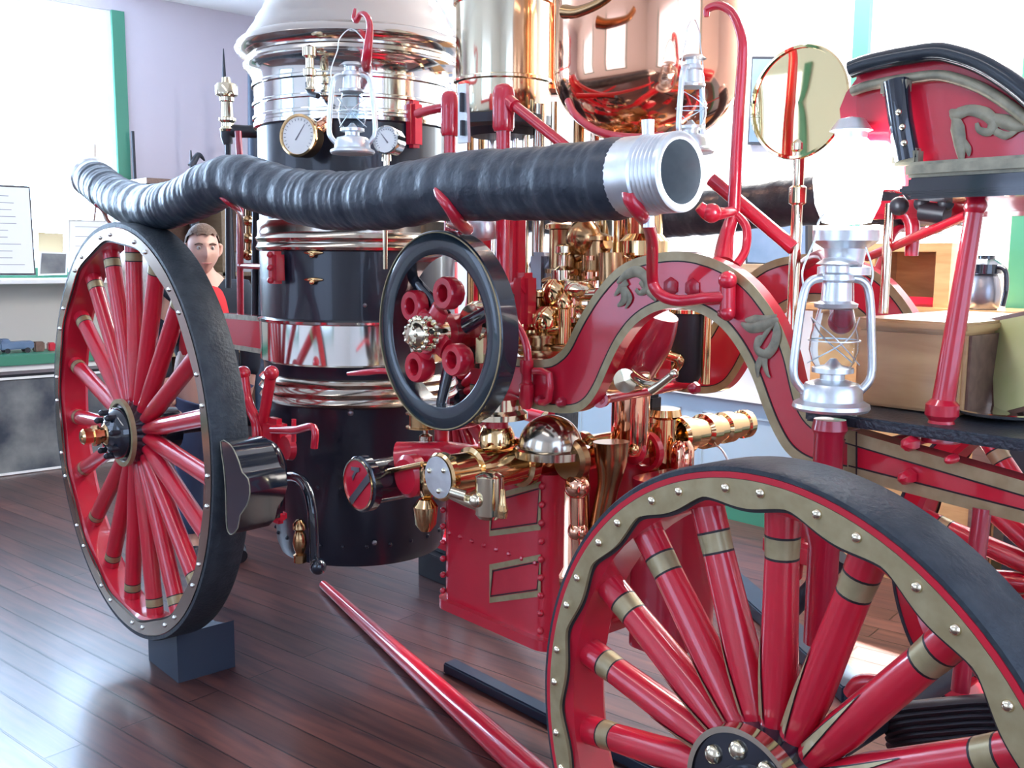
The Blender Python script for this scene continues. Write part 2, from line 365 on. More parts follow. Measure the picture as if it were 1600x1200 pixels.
# ---------------- wheels
def local(name, mb, m, parent):
    return obj(name, mb, m, parent, local=True)
def wheel(kind, c, steer, R, NS, a0, side=1, first=None):
    """side=1: outer face towards -Y at local y=0.  returns the wheel part"""
    front = kind == 'front'
    W = .115 if not front else .112
    rt = R-(.018 if not front else .012)          # steel/rubber tread thickness start
    rin = .685 if not front else .478
    rim = MB().ring([(rin, .016), (rin, W-.016), (rin+.012, W-.002), (rt, W-.002), (rt, .004), (rin+.012, .004)], ax=(0, 1, 0), n=96)
    wh = obj('wheel', rim, [RED], E, local=True)
    wh.location = V(c)-ORG[E]; wh.rotation_euler = (0, 0, steer + (0 if side > 0 else PI)); ORG[wh] = V((0, 0, 0))
    ti = MB().ring([(rt+.0005, -.004), (R-.004, -.004), (R, .004), (R, W-.004), (R-.004, W+.004), (rt+.0005, W+.004)], ax=(0, 1, 0), n=128)
    local('tire', ti, TIRE, wh)
    # scalloped face plate with rivets
    n = 288; pm = MB(); k0 = 0
    lob = 18 if front else 14
    ro = (.527 if front else rt-.002)
    def rinn(t):
        d = (math.degrees(t)-(94.5 if front else 84)) % (360/lob)/(360/lob)
        return (.497 if front else .700)-(.016 if front else .011)*(.5+.5*math.cos(2*PI*d))**.7
    for i in range(n):
        t = 2*PI*i/n; cs, sn = math.cos(t), math.sin(t); a = rinn(t)
        for (r, y) in ((a, .003), (a, -.006), (ro, -.006), (ro, .003)): pm.v.append(V((r*cs, y, r*sn)))
    for i in range(n):
        a, b = 4*i, 4*((i+1) % n)
        for (p, q) in ((0, 1), (1, 2), (2, 3), (3, 0)): pm.f.append([a+p, a+q, b+q, b+p]); pm.m.append(0)
    for i in range(n):                            # black pinstripe along the scallops
        t = 2*PI*i/n; t2 = 2*PI*((i+1) % n)/n
        a, b = rinn(t), rinn(t2)
        pm.add([((a-.007)*math.cos(t), .001, (a-.007)*math.sin(t)), ((a+.001)*math.cos(t), .001, (a+.001)*math.sin(t)), ((b+.001)*math.cos(t2), .001, (b+.001)*math.sin(t2)), ((b-.007)*math.cos(t2), .001, (b-.007)*math.sin(t2))], [(0, 1, 2, 3)], 1)
    if front:
        pm.ring([(.527, .002), (.527, -.003), (.529, -.003), (.529, .002)], ax=(0, 1, 0), n=96, m=1)
    local('face_plate', pm, [GOLD if front else NBRASS, LINE], wh)
    rv = MB()
    if front: angs = [94.5+20*k+d for k in range(18) for d in (-4, 4)]; rr = .511
    else: angs = [92+d+25.7*k for k in range(14) for d in (0, 8)]; rr = .716
    for a in angs:
        t = math.radians(a); rv.sph((rr*math.cos(t), -.006, rr*math.sin(t)), .0085 if front else .008, n=12)
    split('rivet', rv, [PBRASS if front else NICKEL, RED], wh, local=True)
    if front: local('red_stripe', MB().ring([(.528, .003), (.528, -.0055), (.538, -.0055), (.538, .003)], ax=(0, 1, 0), n=96), RED, wh)
    # spokes
    rh = .10 if front else .115
    prof = ([(rh, .024, .032), (.20, .031, .033), (.30, .029, .030), (.40, .0275, .028), (.43, .029, .029), (rin+.006, .030, .030)] if front else
            [(rh, .022, .032), (.22, .031, .032), (.40, .030, .030), (.60, .031, .030), (rin+.008, .033, .031)])
    band = (.398, .430) if front else (.625, .652)
    sp = MB(); yc = W/2; nn = 20
    def radii(r):
        for (a, b) in zip(prof[:-1], prof[1:]):
            if a[0] <= r <= b[0]: q = (r-a[0])/(b[0]-a[0]); return a[1]+(b[1]-a[1])*q, a[2]+(b[2]-a[2])*q
        return prof[-1][1], prof[-1][2]
    rs = sorted({p[0] for p in prof} | {band[0], band[1], band[0]-.004, band[1]+.004} | {.15, .25, .32})
    for r in rs:
        tw, ty = radii(r)
        for j in range(nn): a = 2*PI*j/nn; sp.v.append(V((tw*math.cos(a), yc+ty*math.sin(a), r)))
    for i in range(len(rs)-1):
        rm = (rs[i]+rs[i+1])/2
        m = 1 if band[0] < rm < band[1] else 2 if (band[0]-.004 < rm < band[1]+.004) else 0
        for j in range(nn): sp.f.append([i*nn+j, i*nn+(j+1) % nn, (i+1)*nn+(j+1) % nn, (i+1)*nn+j]); sp.m.append(m)
    if front:                                     # painted dart on the face of the spoke, gold edged in black
        for (r0, r1, w0, m, dy) in ((.120, .285, .0115, 2, .0016), (.126, .272, .0085, 1, .0024)):
            vs = []
            for q in range(9):
                r = r0+(r1-r0)*q/8; tw, ty = radii(r); hw = w0*(1-q/8)+.0005; cx = -.011-(r-.12)*.05
                for xx in (cx-hw, cx+hw):
                    a = math.asin(max(-1, min(1, xx/tw))); vs.append((xx, yc-ty*math.cos(a)-dy, r))
            sp.add(vs, [(2*q, 2*q+1, 2*q+3, 2*q+2) for q in range(8)], m)
    s0 = None
    for k in range(NS):
        a = math.radians(a0+k*360/NS)
        if s0 is None: o = s0 = local('spoke', sp, [RED, GOLD, LINE], wh)
        else: o = s0.copy(); COL.objects.link(o); o.parent = wh
        o.rotation_euler = (0, PI/2-a, 0)
    # hub
    if front:
        hb = MB().lathe([(.0, W+.06), (.07, W+.06), (.075, W+.01), (.116, W+.005), (.116, -.014), (.112, -.022), (.06, -.024), (.058, -.05), (.04, -.085), (.0, -.09)], ax=(0, 1, 0), n=48)
        local('hub', hb, BLACK, wh)
        rg = MB().ring([(.1125, -.026), (.1225, -.026), (.1225, .0), (.1125, .0)], ax=(0, 1, 0), n=64)
        lab(local('hub_ring', rg, PBRASS, wh), 'gold ring round the black hub')
        bl = MB()
        for k in range(9):
            a = math.radians(20+40*k); bl.sph((.086*math.cos(a), -.024, .086*math.sin(a)), .0165, n=16, sc=(1, .8, 1))
        split('hub_bolt', bl, PBRASS, wh, local=True)
    else:
        hb = MB().lathe([(.0, W+.08), (.08, W+.08), (.09, W+.01), (.115, W), (.115, -.004), (.095, -.006), (.092, -.035), (.075, -.055), (.05, -.062), (.045, -.066), (0, -.066)], ax=(0, 1, 0), n=48)
        local('hub', hb, BLACK, wh)
        local('hub_ring', MB().ring([(.108, -.012), (.124, -.012), (.124, .004), (.108, .004)], ax=(0, 1, 0), n=64), GOLD, wh)
        bl = MB()
        for k in range(8):
            a = 2*PI*k/8+.2; bl.cyl((.078*math.cos(a), -.04, .078*math.sin(a)), (.078*math.cos(a), -.066, .078*math.sin(a)), .011, n=10).sph((.078*math.cos(a), -.067, .078*math.sin(a)), .012, n=10)
        split('hub_bolt', bl, IRON, wh, local=True)
        cp = MB().lathe([(.045, -.062), (.040, -.068), (.030, -.074), (.030, -.086), (.038, -.089), (.038, -.108), (.029, -.112), (.029, -.140), (.022, -.148), (0, -.15)], ax=(0, 1, 0), n=8)
        local('axle_cap', cp, BRASS, wh)
    return wh
W1 = wheel('rear', (0, 0, .888), 0, .76, 19, 88)
W2 = wheel('front', (2.7255, 0, .6622), -.10, .55, 18, 91)
def copy_tree(o, parent, loc, rz):
    c = o.copy(); COL.objects.link(c); c.parent = parent; c.location = loc; c.rotation_euler = (0, 0, rz)
    for ch in o.children:
        d = ch.copy(); COL.objects.link(d); d.parent = c
    return c
copy_tree(W1, E, V((0, 1.6, .888))-ORG[E], PI)
copy_tree(W2, E, V((2.7255, 1.6, .6622))-ORG[E], PI-.10)
part('axle', MB().cyl((0, .1, .888), (0, 1.5, .888), .03).box((0, .8, .85), (.08, .6, .06)), IRON)
part('axle', MB().cyl((2.72, .1, .662), (2.72, 1.5, .662), .028), IRON)

# ---------------- boiler
BX, BY, BR = .345, .8, .372
bl = MB(); prof = [(0, .385), (.27, .385), (.315, .40), (.33, .44), (.345, .70), (.352, .99)]
bl.lathe(prof, (BX, BY, 0), n=96)
bo = part('boiler', bl, BOILER)
lab(obj('lower_moulding', MB().lathe([(.355, .99), (.374, .998), (.382, 1.01), (.374, 1.022), (.374, 1.03), (.384, 1.045), (.374, 1.06), (.374, 1.068), (.382, 1.08), (.374, 1.09), (.362, 1.098)], (BX, BY, 0), n=96, cap=False), NBRASS, bo), 'ribbed brass moulding')
obj('barrel', MB().lathe([(.362, 1.09), (.364, 1.14), (.368, 1.145)], (BX, BY, 0), n=96, cap=False), BOILER, bo)
lab(obj('mirror_band', MB().lathe([(.368, 1.143), (.375, 1.15), (.375, 1.29), (.383, 1.294), (.385, 1.303), (.372, 1.31)], (BX, BY, 0), n=96, cap=False), NICKEL, bo), 'polished nickel band')
obj('barrel', MB().lathe([(.37, 1.305), (.37, 1.555)], (BX, BY, 0), n=96, cap=False), BOILER, bo)
lab(obj('middle_moulding', MB().lathe([(.37, 1.55), (.38, 1.555), (.384, 1.565), (.377, 1.577), (.377, 1.585), (.385, 1.597), (.377, 1.609), (.376, 1.62), (.376, 1.66), (.372, 1.665)], (BX, BY, 0), n=96, cap=False), NBRASS, bo), 'ribbed nickel moulding')
obj('barrel', MB().lathe([(.367, 1.66), (.367, 2.01)], (BX, BY, 0), n=96, cap=False), BOILER, bo)
up = [(.367, 1.995), (.38, 2.0), (.381, 2.012), (.376, 2.016), (.376, 2.024), (.383, 2.028), (.383, 2.036), (.376, 2.04), (.376, 2.072), (.383, 2.076), (.383, 2.084), (.376, 2.088), (.376, 2.14), (.384, 2.144), (.384, 2.152), (.378, 2.158), (.380, 2.17), (.388, 2.19), (.400, 2.208), (.410, 2.216), (.412, 2.224), (.405, 2.232)]
lab(obj('upper_drum', MB().lathe(up, (BX, BY, 0), n=96, cap=False), NICKEL, bo), 'polished nickel ringed drum')
lab(obj('dome', MB().lathe([(.405, 2.232), (.402, 2.245), (.418, 2.256), (.434, 2.268), (.440, 2.282), (.436, 2.296), (.424, 2.308), (.405, 2.318), (.400, 2.330), (.385, 2.352), (.370, 2.372), (.366, 2.386), (.350, 2.41), (.34, 2.422), (.336, 2.436), (.31, 2.47), (.27, 2.51), (.22, 2.55), (.20, 2.60), (.19, 2.72), (.19, 2.95), (0, 2.95)], (BX, BY, 0), n=96, cap=False), mat('warm_nickel', (.66, .61, .56), .13, 1), bo), 'polished nickel dome and flue')
rv = MB()
for z in (.70, .48):
    for k in range(24): a = 2*PI*k/24; rv.sph((BX+(.344 if z > .6 else .333)*math.cos(a), BY+(.344 if z > .6 else .333)*math.sin(a), z), .008, n=8)
obj('rivets', rv, BOILER, bo)
# latches on barrel (brass)
def bpt(px, py, rad=BR):
    """point of the boiler's near surface seen at a pixel"""
    d = (_F+_R*((px-800)/FPX)-_U*((py-600)/FPX)); o = CAM-V((BX, BY, 0))
    a = d.x**2+d.y**2; b = 2*(o.x*d.x+o.y*d.y); c = o.x**2+o.y**2-rad**2; D = b*b-4*a*c
    t = (-b-math.sqrt(max(D, 0)))/(2*a); return CAM+d*t
for (px, py) in ((490, 395), (490, 437)):
    p = bpt(px, py); n = V((p.x-BX, p.y-BY, 0)).normalized(); tdir = V((-n.y, n.x, 0))
    lab(part('latch', MB().tube([p-tdir*.035, p-tdir*.01+n*.008, p+tdir*.01+n*.008, p+tdir*.035], [.003, .008, .008, .003], sub=4).sph(p+n*.012-V((0, 0, .008)), .011, n=12), BRASS), 'small brass latch')
# red clamps on the left edge of barrel + rod
p = bpt(436, 418, .39)
cl = MB().bevel_box(p+V((-.0, -.01, 0)), (.05, .05, .115), .012)
for dz in (-.045, 0, .045): cl.sph(p+V((.01, -.04, dz)), .012, n=12)
part('clamp_bracket', cl, RED)
q = P(375, 415, Y=.62); q2 = P(375, 250, Y=.62); q3 = P(376, 505, Y=.62)
part('stay_rod', MB().tube([p, q], .012, sub=1).tube([P(372, 205, Y=.62), q2, q, q3], .014, sub=1), DRED)
# safety valve on black elbow at the left
e0 = P(415, 205, Y=.75); e1 = P(356, 206, Y=.62)
part('steam_elbow', MB().tube([e0, (e0+e1)/2, e1, e1-V((0, 0, .05))], [.03, .026, .028, .02], sub=5).cyl(e0, e0+(e1-e0)*.12, .045).cyl(e1-V((0, 0, .04)), P(357, 450, Y=.62), .012), IRON)
sv = MB().lathe([(.03, 0), (.034, .01), (.026, .02), (.026, .035), (.036, .045), (.036, .055), (.024, .06), (.022, .12), (.03, .125), (.03, .14), (.046, .15), (.046, .185), (.04, .195), (.02, .2), (.016, .22), (0, .225)], e1, n=24)
lab(part('safety_valve', sv, PBRASS), 'polished brass safety valve')
# water gauge behind hose left
gx = P(390, 330, Y=.55)
wg = MB().cyl(P(388, 310, Y=.6), P(388, 400, Y=.6), .012)
for py in (318, 345, 372, 398): wg.sph(P(388, py, Y=.6), .024, n=14); wg.cyl(P(388, py, Y=.6), P(400, py+2, Y=.6), .012)
part('water_gauge', wg, BRONZE)
part('feed_pipe', MB().cyl(P(400, 325, Y=.56), P(398, 505, Y=.56), .014).cyl(P(414, 420, Y=.6), P(413, 520, Y=.6), .010), IRON)

# gauges
def gauge(name, px, py, rpx, Y, face, body, stemto, lbl, needle):
    c = P(px, py, Y=Y); rad = rpx*((c-CAM).dot(_F))/FPX
    ax = V((.45, -.89, .05)).normalized()
    g = MB().lathe([(rad*.8, -.05), (rad*.97, -.045), (rad, -.01), (rad*1.02, .0), (rad*1.0, .008), (rad*.9, .010), (rad*.88, .003), (0, .003)], c, ax, n=40)
    o = lab(part(name, g, body), lbl)
    obj('dial', MB().lathe([(rad*.87, .0035), (0, .0036)], c, ax, n=40, cap=False), face, o)
    u = ax.cross(V((0, 0, 1))).normalized(); vv = u.cross(ax)
    dm = MB()
    for k in range(21):
        a = math.radians(-135+k*13.5); d = u*math.sin(a)+vv*math.cos(a)
        dm.cyl(c+ax*.004+d*rad*.70, c+ax*.004+d*rad*.80, .0012, n=4)
    d = u*math.sin(needle)+vv*math.cos(needle); dm.tube([c+ax*.005-d*rad*.25, c+ax*.005+d*rad*.62], [.0025, .001], sub=1, n=6)
    obj('needle', dm, INK, o)
    return o, c
g1, gc = gauge('pressure_gauge', 467, 212, 33, .40, PAPER, BRASS, None, 'large brass rimmed gauge', -.6)
part('gauge_pipe', MB().tube([P(480, 205, Y=.44), P(500, 200, Y=.47), bpt(512, 190)], [.03, .024, .022], sub=4), COPPER)
g2, gc2 = gauge('pressure_gauge', 604, 219, 22, .40, PAPER, NICKEL, None, 'smaller white-faced gauge', .7)
part('gauge_pipe', MB().cyl(P(604, 240, Y=.41), P(604, 300, Y=.41), .008).cyl(P(604, 239, Y=.41), P(604, 252, Y=.41), .014).cyl(P(602, 350, Y=.41), P(602, 420, Y=.42), .007), PBRASS)
# whistle valve above gauge
a = bpt(485, 145, .40); 
wv = MB().lathe([(.012, 0), (.018, .01), (.012, .02), (.012, .05), (.022, .055), (.022, .075), (.014, .08), (.014, .11), (.024, .118), (.024, .145), (.012, .15), (0, .155)], P(485, 145, Y=.44), n=20)
lab(part('try_cock', wv, PBRASS), 'pale brass valve')
part('cock_lever', MB().tube([P(481, 130, Y=.44), P(484, 145, Y=.43), P(497, 150, Y=.43)], .009), IRON)
# red lantern hook
H = [bpt(574, 118, .375), P(572, 100, Y=.36), P(578, 45, Y=.34), P(573, 25, Y=.33), P(564, 22, Y=.33), P(557, 32, Y=.33), P(553, 27, Y=.33), P(555, 13, Y=.33)]
part('lantern_hook', MB().tube(H, [.018, .016, .010, .008, .008, .009, .007, .004], sub=5), RED)
# red bracket at boiler right with arm to posts
b = bpt(647, 195, .385)
split('post_bracket', MB().bevel_box(b, (.05, .05, .16), .012).tube([P(652, 178, Y=.44), P(672, 172, Y=.44), P(704, 166, Y=.45)], .013, sub=2), RED, E)
# frame panel left of boiler
mbp = MB(); L = [P(345, 489, Y=.50), P(424, 496, Y=.50), P(426, 556, Y=.50), P(350, 543, Y=.50)]
mbp.prism(L, (0, .04, 0)); rp = part('rear_frame', mbp, RED)
gb = MB()
for (a, b, c_, d_) in (((345, 489), (424, 496), (424, 504), (345, 497)), ((350, 536), (426, 548), (426, 556), (350, 543)), ((405, 496), (425, 497), (426, 556), (407, 553))):
    gb.prism([P(*a, Y=.498), P(*b, Y=.498), P(*c_, Y=.498), P(*d_, Y=.498)], (0, .001, 0))
gb.sph(P(414, 522, Y=.495), .022, n=14, sc=(1, .3, 1.6))
obj('gold_border', gb, GREYG, rp)

# ---------------- crane-neck frame
YF, TF = .46, .035
OUT = [(735, 545), (770, 553), (800, 559), (848, 562), (868, 556), (884, 540), (898, 512), (912, 486), (932, 455), (958, 425), (985, 407), (1020, 397), (1060, 393), (1100, 399), (1140, 416), (1172, 440), (1200, 474), (1222, 512), (1238, 555), (1248, 598), (1258, 632), (1275, 655), (1300, 664), (1330, 672)]
INN = [(1330, 746), (1290, 738), (1255, 726), (1228, 705), (1208, 672), (1192, 634), (1174, 585), (1150, 540), (1122, 507), (1090, 488), (1055, 481), (1022, 488), (992, 508), (968, 540), (950, 577), (935, 610), (918, 634), (895, 645), (860, 644), (820, 635), (770, 619), (735, 612)]
def smooth_line(pts, n=4):
    out = []; L = len(pts)
    for i in range(L-1):
        p0, p1, p2, p3 = pts[max(i-1, 0)], pts[i], pts[i+1], pts[min(i+2, L-1)]
        for k in range(n):
            t = k/n; out.append(.5*((2*p1)+(p2-p0)*t+(2*p0-5*p1+4*p2-p3)*t*t+(3*p1-p0-3*p2+p3)*t**3))
    out.append(pts[-1]); return out
o3 = smooth_line([P(*a, Y=YF) for a in OUT]); i3 = smooth_line([P(*a, Y=YF) for a in INN])
def neck(y, facing):
    dy = V((0, y-YF, 0)); mb = MB()
    A = [a+dy for a in o3]; B = [a+dy for a in i3][::-1]
    n = min(len(A), len(B)); A = [A[round(i*(len(A)-1)/(n-1))] for i in range(n)]; B = [B[round(i*(len(B)-1)/(n-1))] for i in range(n)]
    for i in range(n): mb.v += [A[i], B[i], A[i]+V((0, TF, 0)), B[i]+V((0, TF, 0))]
    for i in range(n-1):
        k, l = 4*i, 4*(i+1); mb.f += [[k, l, l+1, k+1], [k+2, k+3, l+3, l+2], [k, k+2, l+2, l], [k+1, l+1, l+3, k+3]]; mb.m += [0]*4
    mb.f += [[0, 1, 3, 2], [4*n-4, 4*n-2, 4*n-1, 4*n-3]]; mb.m += [0, 0]
    nk = lab(part('crane_neck_frame', mb, RED), 'near curved side frame' if y < .8 else 'far curved side frame')
    gs = MB()
    nr = V((0, -1, 0))
    gs.strip(A, 0, -.020, nr, .0015, 0); gs.strip(A, -.020, -.023, nr, .0018, 1)
    gs.strip(B, 0, .020, nr, .0015, 0); gs.strip(B, .020, .023, nr, .0018, 1)
    obj('gold_border', gs, [GOLD, LINE], nk)
    return nk
NK = neck(YF, -1); FK = neck(YF+.58, 1)
# leaf scrolls on the near frame
def scroll(strokes, Y, parent, wpx=1.4):
    mb = MB()
    for st in strokes:
        pts = [P(a, b, Y=Y) for (a, b, _) in st]; dep = (pts[0]-CAM).dot(_F)/FPX
        mb.tube(pts, [max(c*dep*.5*wpx, .0006) for (_, _, c) in st], n=8, sub=4, flat=((0, 1, 0), .25))
    return lab(obj('leaf_scroll', mb, GREYG, parent), 'grey-gold painted leaf scroll')
scroll([[(964, 442, 3), (978, 430, 10), (995, 424, 13), (1008, 434, 12), (1010, 450, 10), (1000, 458, 6), (993, 452, 4)],
        [(966, 446, 4), (975, 455, 12), (974, 470, 9), (965, 478, 3)], [(976, 450, 6), (984, 466, 8), (977, 482, 2)], [(1000, 440, 6), (1015, 458, 8), (1025, 470, 3)],
        [(980, 440, 8), (968, 452, 8), (960, 462, 2)]], YF-.004, NK)
scroll([[(1158, 505, 3), (1172, 512, 12), (1190, 508, 15), (1205, 503, 11), (1216, 498, 3)], [(1164, 500, 3), (1180, 500, 12), (1200, 498, 8), (1214, 492, 2)],
        [(1212, 502, 4), (1214, 520, 11), (1208, 542, 12), (1196, 554, 12), (1183, 546, 9), (1184, 530, 7), (1193, 526, 4)],
        [(1200, 546, 7), (1194, 562, 9), (1198, 582, 5), (1203, 590, 2)], [(1192, 555, 8), (1184, 572, 8), (1184, 590, 2)], [(1208, 505, 5), (1196, 522, 6), (1186, 540, 4)]], YF-.004, NK)
# pads/bolts on frame
bt = MB()
def bolt(px, py, r=.014, Y=YF, h=.02): 
    p = P(px, py, Y=Y-.001); bt.lathe([(r, 0), (r, -h*.5), (r*.75, -h), (r*.3, -h*1.2), (0, -h*1.25)], p, (0, 1, 0), n=6 if r > .012 else 12)
for a in ((1048, 448), (1082, 450)): bolt(*a, r=.022, h=.004)
for a in ((1138, 440), (1135, 489), (847, 625), (880, 628), (1088, 606)): bolt(*a)
split('bolt', bt, DRED, NK)
# front rail
def rail(y):
    dy = y-YF
    L = [P(1326, 672, Y=YF), P(1600, 752, Y=YF)+V((.25, 0, -.03))]; Bm = [P(1326, 745, Y=YF), P(1600, 806, Y=YF)+V((.25, 0, -.03))]
    L = [a+V((0, dy, 0)) for a in L]; Bm = [a+V((0, dy, 0)) for a in Bm]
    r = lab(part('front_rail', MB().prism([L[0], L[1], Bm[1], Bm[0]], (0, .05, 0)), RED), 'near front rail' if y < .8 else 'far front rail')
    nr = V((0, -1, 0)); g = MB()
    g.strip(L, 0, -.024, nr, .0015, 0); g.strip(L, -.024, -.027, nr, .0018, 1); g.strip(Bm, 0, .022, nr, .0015, 0); g.strip(Bm, .022, .025, nr, .0018, 1)
    g.strip([L[0], Bm[0]], 0, .018, nr, .0016, 0); g.strip([L[0]+V((.018, 0, 0)), Bm[0]+V((.018, 0, 0))], 0, .003, nr, .0019, 1)
    obj('gold_border', g, [GOLD, LINE], r)
    return r
NR = rail(YF-.004); rail(YF+.66)
bt = MB()
for a in ((1427, 692), (1422, 744), (1492, 716)): bolt(*a, r=.015 if a[0] != 1492 else .009, Y=YF-.006, h=.03)
split('bolt', bt, RED, NR)
# cast pillar below the lantern, at the neck
c0 = P(1297, 655, Y=.40)
part('lantern_pedestal', MB().lathe([(.03, 0), (.034, -.02), (.028, -.03), (.028, -.13), (.045, -.15), (.045, -.2), (.03, -.25), (.03, -.45)], c0, n=24).bevel_box(c0+V((0, .05, -.2)), (.13, .08, .12), .01), DRED)
# front step brackets below (seen through wheel)
s1 = MB()
for (A, B) in (((1250, 770), (1235, 900)), ((1310, 800), (1270, 935))): s1.tube([P(*A, Y=.75), P(*B, Y=.75)], .028, sub=1)
s1.bevel_box(P(1255, 855, Y=.75), (.16, .12, .05), .01); s1.cyl(P(1263, 915, Y=.75), P(1264, 945, Y=.75), .018)
part('turntable_bracket', s1, RED)
part('drag_link', MB().tube([P(1315, 870, Y=.70), P(1225, 965, Y=.70)], .022, sub=1), IRON)
# tie rods between frames
part('tie_rod', MB().tube([P(937, 624, Y=YF+TF), P(1060, 603, Y=1.02), P(1108, 594, Y=1.12)], .014, sub=1).sph(P(1090, 596, Y=1.10), .028).cyl(P(937, 624, Y=YF+TF), P(941, 623, Y=YF+TF+.02), .022), RED)
part('tie_rod', MB().cyl((2.62, YF+TF, 1.16), (2.62, YF+.66, 1.16), .016).cyl((1.6, YF+TF, 1.2), (1.6, YF+.66, 1.2), .014), RED)
# footboard and seat support
FB = P(1480, 668, Y=.50)
zf = FB.z-.004
fb = MB().bevel_box((2.88, .80, zf), (.72, .72, .022), .004)
lab(part('footboard', fb, mat('black_mat', (.03, .035, .045), .35, bump=.3, bscale=120)), 'black covered footboard')

ch0, ch1 = P(1338, 500, Y=.58), P(1508, 512, Y=.58)
cz0, cz1 = zf+.012, P(1420, 500, Y=.58).z
cm_ = ((ch0.x+ch1.x)/2, .80)
CH = thing('wooden_chest', 'varnished wooden chest on the frame behind the red seat leg', 'chest', (*cm_, cz0))
obj('chest_body', MB().bevel_box((*cm_, (cz0+cz1-.02)/2+.001), (ch1.x-ch0.x, .43, cz1-cz0-.022), .006), DESKW, CH)
obj('chest_lid', MB().bevel_box((*cm_, cz1-.010), (ch1.x-ch0.x+.012, .45, .020), .005), DESKW, CH)
obj('end_panel', MB().box((ch1.x+.003, .80, (cz0+cz1-.02)/2), (.006, .40, cz1-cz0-.03)), BROWNW, CH)
# springs
for k in range(9):
    dy_ = 10.5*k
    pts = [P(1398+1.5*k, 1112+dy_, Y=.44), P(1440, 1103+dy_, Y=.42), P(1500, 1097+dy_, Y=.40), P(1560, 1093+dy_, Y=.38), P(1640, 1094+dy_, Y=.36)]
    part('spring_leaf', MB().tube(pts, .030, n=12, sub=5, flat=((0, 0, 1), .20)), IRON)
part('spring_hanger', MB().tube([P(1500, 1080, Y=.42), V((P(1500, 1080, Y=.42).x, .46, 1.10))], .016, sub=1), DRED)
# ---------------- flywheel
FC = P(683, 518, Y=.30); fy = FC.y
fl = MB().ring([(.205, 0), (.212, -.004), (.262, -.004), (.268, 0), (.268, .052), (.262, .056), (.212, .056), (.205, .052)], FC, (0, 1, 0), n=96)
FW = part('flywheel', fl, mat('hazed_black_enamel', (.010, .022, .034), .22, 0, .8))  # black enamel, bluish haze put into its colour
obj('gold_line', MB().ring([(.2615, -.006), (.2645, -.006), (.2645, -.003), (.2615, -.003)], FC, (0, 1, 0), n=96), GOLD, FW)
# black spokes of the flywheel
for a in (20, 140, 260):
    t = math.radians(a); d = V((math.cos(t), 0, math.sin(t)))
    obj('flywheel_spoke', MB().tube([FC+d*.05+V((0, .06, 0)), FC+d*.21+V((0, .04, 0))], [.024, .018], sub=1, flat=((0, 1, 0), .6)), BLACK, FW)
# four-lobed red crank disc
cr = MB()
Yc = fy+.02
cc = P(672, 520, Y=Yc)
for (px, py) in ((648, 478), (699, 458), (654, 573), (713, 562)):
    e = P(px, py, Y=Yc); cr.ring([(.022, -.014), (.024, -.018), (.040, -.018), (.044, -.012), (.044, .016), (.022, .016)], e, (0, 1, 0), n=32)
    d = (e-cc); cr.tube([cc, cc+d*.62], [.040, .032], sub=1, flat=((0, 1, 0), .5))
    cr.tube([e+V((0, .02, 0)), e+V((.0, .032, .0))], [.038, .036], sub=1)
cr.lathe([(.055, -.02), (.06, -.01), (.06, .05), (.05, .06), (.05, .2), (0, .2)], cc, (0, 1, 0), n=32)
CR = lab(part('crank_disc', cr, RED), 'red crank disc with four ringed lobes')
nb = MB(); nc = P(655, 522, Y=Yc-.06)
nb.lathe([(.036, .08), (.040, .0), (.040, -.012), (.034, -.02), (.028, -.03), (.0, -.034)], nc, (0, 1, 0), n=24)
for k in range(14):
    a = 2*PI*k/14
    nb.sph(nc+V((.041*math.cos(a), -.004, .041*math.sin(a))), .0095, n=10); nb.sph(nc+V((.041*math.cos(a), .03, .041*math.sin(a))), .0085, n=8)
for k in range(8):
    a = 2*PI*k/8; nb.sph(nc+V((.024*math.cos(a), -.028, .024*math.sin(a))), .007, n=8)
lab(obj('crank_nut', nb, PBRASS, CR), 'studded brass crank nut')
part('crank_shaft', MB().cyl(cc+V((0, .1, 0)), (cc.x, 1.25, cc.z), .024), NICKEL)
part('crank_bearing', MB().lathe([(.05, 0), (.06, .02), (.06, .06), (.045, .07)], P(735, 505, Y=.40), (0, 1, 0), n=24).bevel_box(P(742, 545, Y=.43), (.12, .07, .1), .015), PBRASS)
part('oil_cup', MB().lathe([(.0, -.06), (.03, -.055), (.04, -.02), (.04, .05), (.03, .06), (.012, .065), (.018, .09), (0, .1)], P(780, 490, Y=.40), n=24), IRON)
part('lever', MB().tube([P(544, 584, Y=.36), P(570, 582, Y=.36), P(600, 580, Y=.37), P(640, 585, Y=.42)], [.006, .010, .009, .010]), RED)

# ---------------- steam cylinder and posts
cx = P(787, 60, Y=YC).x; zc = lambda py, px=787: P(px, py, Y=YC).z
cy = MB().lathe([(.02, zc(186)), (.146, zc(186)), (.150, zc(183)), (.150, zc(134)), (.158, zc(132)), (.158, zc(128)), (.150, zc(126)), (.150, zc(12)), (.158, zc(10)), (.158, zc(4)), (.150, zc(0)), (.150, 2.75), (.12, 2.8), (0, 2.82)], (cx, YC, 0), n=64)
CY = lab(part('steam_cylinder', cy, PBRASS), 'tall polished brass steam cylinder')
obj('base_flange', MB().lathe([(.165, zc(186)), (.165, zc(200)), (.12, zc(203)), (.10, zc(214)), (0, zc(215))], (cx, YC, 0), n=48), IRON, CY)
# second copper cylinder behind to the right
cx2 = P(845, 60, Y=.95)
part('steam_cylinder', MB().lathe([(.10, 2.05), (.12, 2.06), (.12, 2.5), (.13, 2.51), (.13, 2.53), (.12, 2.54), (.12, 2.75), (0, 2.78)], (cx2.x, .95, 0), n=48), COPPER)
